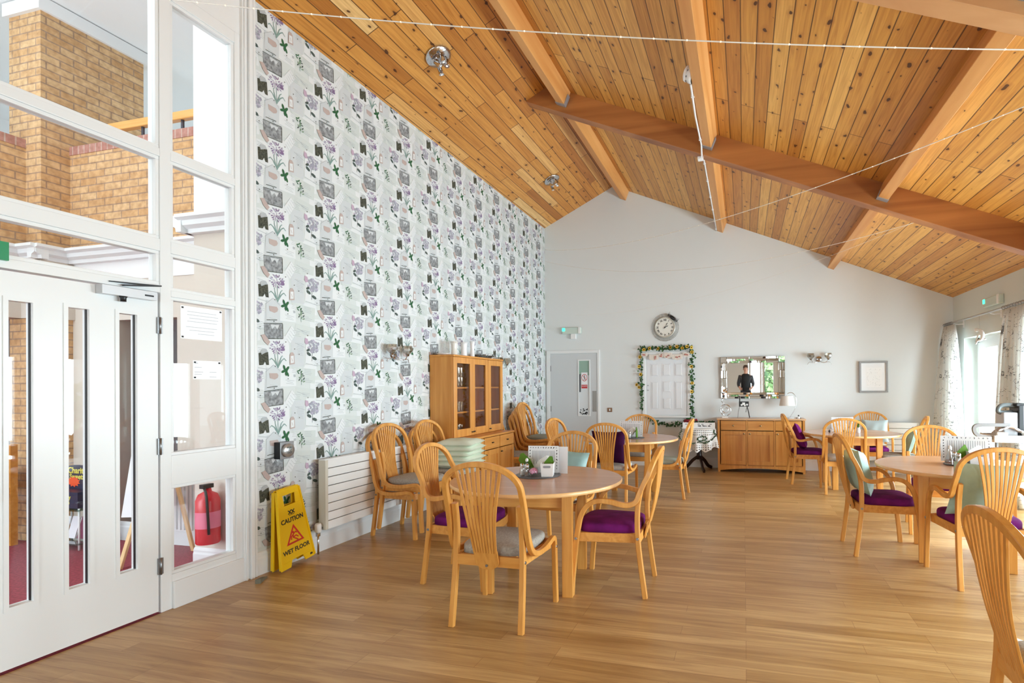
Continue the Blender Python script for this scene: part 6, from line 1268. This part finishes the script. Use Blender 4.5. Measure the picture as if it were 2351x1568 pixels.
m = MB(); m.sweep([(0.09, -0.15, 0.0), (0.12, 0.14, 1.05)], 0.035, 0.02, (1, 0, 0)); m.build('leg', PW, root); m = MB(); m.sweep([(0.17, 0.36, 0.0), (0.13, 0.15, 1.05)], 0.035, 0.02, (1, 0, 0)); m.build('leg', PW, root); m = MB(); m.sweep([(-0.35, 0.30, 0.0), (0.11, 0.15, 1.05)], 0.035, 0.02, (1, 0, 0)); m.build('leg', PW, root)
m = MB(); m.box((-0.02, 0.10, 0.62), (0.26, 0.012, 0.55), (-0.2, 0, 0.3)); m.build('board', PAPER, root)
root = empty('charity_stand', (-5.80, 3.46, 0), 0, 'dark blue charity sweets box on a glass stand seen through the middle door slot', 'display stand')
NB = mat('navy_card', (44, 48, 72), 0.4)
m = MB(); m.prism([(-0.24, 0.36), (0.24, 0.36), (0.24, 0.64)]+[(0.24*math.cos(PI*i/10), 0.64+0.07*math.sin(PI*i/10)) for i in range(1, 10)]+[(-0.24, 0.64)], lambda u, v, t: (u, t, v), 0.0, 0.02); m.bb(-0.24, 0.24, -0.14, 0.0, 0.36, 0.50); m.build('display_box', NB, root)
m = MB(); M_ = lambda x, y, z: Matrix.Translation((x, y, z)) @ FACE_NEG_Y
addtext(m, 'Charity', 0.075, M_(0.0, -0.001, 0.66), bold=True); addtext(m, 'Sweets', 0.065, M_(0.0, -0.001, 0.605), bold=True); addtext(m, 'Charity', 0.05, M_(0.08, -0.141, 0.455), bold=True); addtext(m, 'Sweets', 0.045, M_(0.08, -0.141, 0.41), bold=True); m.build('yellow_lettering', mat('lettering_yellow', (226, 214, 90), 0.5), root)
m = MB(); n = 11; m.poly([((0.085 if i % 2 else 0.06)*math.cos(PI*i/n)-0.04, -0.003, 0.56+(0.05 if i % 2 else 0.035)*math.sin(PI*i/n)) for i in range(2*n)]); m.build('orange_star', mat('star_orange', (236, 86, 40), 0.5), root)
m = MB()
for z in (0.05, 0.34): m.bb(-0.26, 0.26, -0.16, 0.12, z, z+0.012)
m.build('glass_shelf', glass('green_shelf_glass', (190, 214, 204), 0.15), root)
m = MB()
for x in (-0.24, 0.24): m.tube([(x, -0.13, 0), (x, -0.13, 0.36)], 0.008, 6); m.tube([(x, 0.1, 0), (x, 0.1, 0.36)], 0.008, 6)
m.build('frame', WPLAS, root)
for i, (x, c_, l) in enumerate(((-0.18, (120, 130, 136), 'grey'), (-0.07, (232, 234, 236), 'white'), (0.03, (236, 232, 238), 'pale'), (0.13, (120, 46, 78), 'plum'))):
    m = MB(); m.box((0, 0, 0.10), (0.095, 0.006, 0.19), (-0.25, 0, 0)); tag(m.build('leaflet', mat('leaflet_'+l, c_, 0.6), loc=(-5.80+x, 3.40+0.01*i, 0.066)), '%s leaflet leaning on the lower glass shelf of the charity stand' % l, 'leaflet', 'leaflets on the charity stand')
root = empty('lobby_armchair', (-6.75, 2.95, 0), 0, 'armchair with striped upholstery and wooden frame seen through the left door slot', 'armchair')
def stripes():
    m_, nt, b, N, L = nodes('striped_upholstery', 0.85); tc = N('TexCoord'); sp = N('SeparateXYZ'); L(tc.outputs['Object'], sp.inputs[0]); w = N('TexWhiteNoise', noise_dimensions='1D'); L(mathn(N, L, 'FLOOR', mathn(N, L, 'MULTIPLY', sp.outputs[0], 55)), w.inputs['W']); r = ramp(N, [(0.0, (120, 72, 66)), (0.3, (236, 228, 222)), (0.6, (244, 240, 238)), (0.8, (170, 150, 150)), (1.0, (90, 60, 60))]); r.color_ramp.interpolation = 'CONSTANT'; L(w.outputs['Value'], r.inputs[0]); L(r.outputs[0], b.inputs['Base Color']); return m_
m = MB(); m.bb(-0.45, 0.4, -0.05, 0.35, 0.52, 0.72); m.build('cushion', stripes(), root, 0.06)
m = MB()
for z in (0.36, 0.24): m.bb(-0.5, 0.42, -0.1, -0.05, z-0.03, z+0.03)
for x in (-0.48, 0.4): m.bb(x-0.025, x+0.025, -0.1, -0.05, 0, 0.52); m.bb(x-0.025, x+0.025, 0.33, 0.38, 0, 0.9)
m.bb(-0.5, 0.42, -0.05, 0.35, 0.46, 0.52); m.build('frame', CABX, root)
root = empty('lobby_radiator', (-4.62, 3.64, 0.14), 0, 'white ribbed radiator on the lobby wall behind the lower side glass', 'radiator')
m = MB(); m.bb(-0.40, 0.40, -0.04, -0.02, 0, 0.55)
for i in range(18): m.bb(-0.38+i*0.044, -0.355+i*0.044, -0.06, -0.04, 0.02, 0.53)
m.build('panel', WHITE, root)
root = empty('coat_hook_rail', (-4.42, 3.665, 1.62), 0, 'dark wooden coat hook rail with black hooks seen through the side glass', 'coat hooks')
m = MB(); m.bb(-0.06, 0.1, -0.02, 0, -0.05, 0.05); m.build('board', mat('hook_board_brown', (120, 66, 52), 0.5), root)
for x in (-0.04, 0.07): m = MB(); m.tube([(x, -0.02, 0), (x-0.04, -0.08, 0.05), (x-0.07, -0.1, 0.08)], 0.007, 6); m.tube([(x, -0.02, -0.02), (x-0.02, -0.07, -0.05), (x-0.03, -0.08, -0.02)], 0.007, 6); m.build('hook', BLACK, root)

# ------------------------------------------------------------------ outside the windows
S(MB().bb(XR+0.3, 14, -6, 16, -0.15, -0.02).build('ground_terrace', mat('pale_paving', (206, 204, 198), 0.8))); S(MB().bb(-6, XR+0.3, -14, YF-0.3, -0.15, -0.02).build('ground_terrace', mat('pale_paving')))
def hedge(label, x0, x1, y0, y1, h, n=420):
    R_ = random.Random(int(x0*10)+int(y0)); m = MB(); m.bb(x0+0.2, x1-0.2, y0+0.25, y1-0.25, 0, h*0.7)
    for i in range(n):
        p = Vector((R_.uniform(x0-.15, x1+.15), R_.uniform(y0-.15, y1+.15), R_.uniform(0.1, h))); m.k = R_.choice((1, 1, 2)); s = R_.uniform(0.08, 0.2); q = [Vector((R_.uniform(-1, 1), R_.uniform(-1, 1), R_.uniform(-1, 1)))*s for _ in range(4)]; m.poly([p+v for v in q[:3]]); m.poly([p+q[0], p+q[2], p+q[3]])
    tag(m.build('hedge', [mat('hedge_core', (104, 128, 92), 0.9), mat('hedge_leaf_light', (186, 206, 150), 0.8), mat('hedge_leaf_mid', (136, 168, 112), 0.8)]), label, 'hedge')
hedge('green leafy hedge outside the rear windows, seen in the mirror', -3.2, 2.6, -8.4, -7.6, 2.2, 3200)
hedge('pale green hedge beyond the terrace outside the garden door', 8.6, 9.4, 2.0, 12.0, 1.5, 3000)

# ------------------------------------------------------------------ the person taking the picture, seen in the mirror
def person():
    root = empty('person', (0.07, -0.42, 0), 0, 'person with short brown hair in dark open jacket and black top, seen in the mirror', 'person')
    def skin(name, J, E, mat_, sub=2):
        """J: {name: (pos, radius)}; E: edges"""
        ks = list(J); me = bpy.data.meshes.new(name); me.from_pydata([J[k][0] for k in ks], [(ks.index(a), ks.index(b)) for a, b in E], []); me.materials.append(mat_)
        o = inst(name, me, root); sm = o.modifiers.new('skin', 'SKIN'); sm.use_smooth_shade = True
        for k, v in zip(ks, me.skin_vertices[0].data): r = J[k][1]; v.radius = r if isinstance(r, tuple) else (r, r)
        me.skin_vertices[0].data[0].use_root = True; s = o.modifiers.new('smooth', 'SUBSURF'); s.levels = sub; s.render_levels = sub; return o
    SK = mat('skin_tone', (206, 156, 132), 0.55)
    J = {'pelvis': ((0, 0, 0.95), (0.15, 0.10)), 'waist': ((0, 0, 1.10), (0.135, 0.095)), 'chest': ((0, 0, 1.29), (0.14, 0.095)), 'collar': ((0, 0, 1.42), (0.08, 0.055)), 'neck': ((0, 0.005, 1.50), 0.052), 'head0': ((0, 0.02, 1.57), (0.062, 0.075)), 'head1': ((0, 0.015, 1.65), (0.074, 0.095)), 'head2': ((0, 0.005, 1.72), (0.07, 0.088)), 'head3': ((0, 0.0, 1.765), (0.03, 0.04))}
    E = [('pelvis', 'waist'), ('waist', 'chest'), ('chest', 'collar'), ('collar', 'neck'), ('neck', 'head0'), ('head0', 'head1'), ('head1', 'head2'), ('head2', 'head3')]
    for s, n in ((-1, 'l'), (1, 'r')):
        J.update({n+'sh': ((s*0.17, 0, 1.41), 0.062), n+'el': ((s*0.245, -0.03, 1.14), 0.043), n+'wr': ((s*0.20, 0.15, 1.02), 0.028), n+'pm': ((s*0.185, 0.20, 1.0), (0.038, 0.018)), n+'hp': ((s*0.09, 0, 0.88), 0.088), n+'kn': ((s*0.10, 0.015, 0.49), 0.058), n+'an': ((s*0.11, -0.01, 0.09), 0.04), n+'to': ((s*0.125, 0.16, 0.035), (0.042, 0.028))})
        E += [('collar', n+'sh'), (n+'sh', n+'el'), (n+'el', n+'wr'), (n+'wr', n+'pm'), ('pelvis', n+'hp'), (n+'hp', n+'kn'), (n+'kn', n+'an'), (n+'an', n+'to')]
        for k, (dx, dz, L_, r) in enumerate(((-0.026, 0.006, 0.075, 0.0085), (-0.009, 0.004, 0.085, 0.009), (0.009, 0.0, 0.08, 0.0085), (0.026, -0.004, 0.065, 0.0075))):
            x = s*0.185+dx; J.update({n+'f%da' % k: ((x, 0.235, 1.0+dz), r), n+'f%db' % k: ((x, 0.235+L_*0.5, 0.99+dz), r*0.95), n+'f%dc' % k: ((x-s*0.004, 0.235+L_*0.8, 0.965+dz), r*0.8)}); E += [(n+'pm', n+'f%da' % k), (n+'f%da' % k, n+'f%db' % k), (n+'f%db' % k, n+'f%dc' % k)]
        J.update({n+'ta': ((s*0.15, 0.195, 1.012), 0.011), n+'tb': ((s*0.135, 0.225, 1.02), 0.0095), n+'tc': ((s*0.128, 0.25, 1.02), 0.008)}); E += [(n+'wr', n+'ta'), (n+'ta', n+'tb'), (n+'tb', n+'tc')]
    skin('body', J, E, SK)
    T_ = {'a': ((0, 0, 0.78), (0.19, 0.14)), 'b': ((0, 0, 1.10), (0.15, 0.11)), 'c': ((0, 0, 1.30), (0.185, 0.135)), 'd': ((0, 0.005, 1.44), (0.18, 0.125)), 'n': ((0, 0.005, 1.52), (0.085, 0.08))}; TE = [('a', 'b'), ('b', 'c'), ('c', 'd'), ('d', 'n')]
    skin('black_top', T_, TE, mat('black_cotton', (20, 20, 22), 0.8))
    Jk = {'c': ((0, -0.028, 1.30), (0.178, 0.115)), 'a': ((0, -0.04, 0.78), (0.205, 0.13)), 'b': ((0, -0.028, 1.10), (0.168, 0.105)), 'd': ((0, -0.03, 1.43), (0.17, 0.10))}; JE = [('c', 'b'), ('b', 'a'), ('c', 'd')]
    for s, n in ((-1, 'l'), (1, 'r')): Jk.update({n+'s': ((s*0.175, -0.005, 1.40), 0.09), n+'e': ((s*0.247, -0.03, 1.14), 0.06), n+'w': ((s*0.208, 0.11, 1.04), 0.045)}); JE += [('d', n+'s'), (n+'s', n+'e'), (n+'e', n+'w')]
    skin('dark_jacket', Jk, JE, mat('jacket_charcoal', (58, 58, 62), 0.8))
    Tr = {'p': ((0, 0, 0.93), (0.16, 0.112))}; RE = []
    for s, n in ((-1, 'l'), (1, 'r')): Tr.update({n+'h': ((s*0.09, 0, 0.86), 0.098), n+'k': ((s*0.10, 0.012, 0.49), 0.07), n+'a': ((s*0.11, -0.01, 0.10), 0.055)}); RE += [('p', n+'h'), (n+'h', n+'k'), (n+'k', n+'a')]
    skin('trousers', Tr, RE, mat('trouser_black', (30, 30, 34), 0.85))
    for s in (-1, 1): m = MB(); m.ball((s*0.12, 0.06, 0.045), (0.05, 0.13, 0.045), 14, 8); m.build('shoe', BLACK, root)
    m = MB(); m.ball((0, -0.012, 1.715), (0.088, 0.10, 0.078), 18, 12); m.ball((0, 0.055, 1.765), (0.07, 0.045, 0.03), 14, 8); m.ball((0, -0.05, 1.66), (0.082, 0.06, 0.07), 14, 8)
    m.build('hair', mat('brown_hair', (66, 44, 32), 0.7), root)
    m = MB()
    for s in (-1, 1): m.ball((s*0.03, 0.103, 1.655), (0.012, 0.006, 0.007), 10, 6)
    m.k = 1
    for s in (-1, 1): m.ball((s*0.03, 0.109, 1.655), (0.005, 0.003, 0.005), 8, 5); m.ball((s*0.03, 0.104, 1.676), (0.017, 0.005, 0.003), 8, 5)
    m.k = 2; m.ball((0, 0.118, 1.628), (0.012, 0.016, 0.02), 10, 6)
    for s in (-1, 1): m.ball((s*0.082, 0.01, 1.645), (0.009, 0.018, 0.03), 10, 6)
    m.k = 3; m.ball((0, 0.106, 1.593), (0.023, 0.006, 0.006), 10, 6)
    m.build('face', [mat('eye_white', (226, 222, 218), 0.3), BLACK, SK, mat('lip_tone', (176, 104, 96), 0.5)], root)
person()
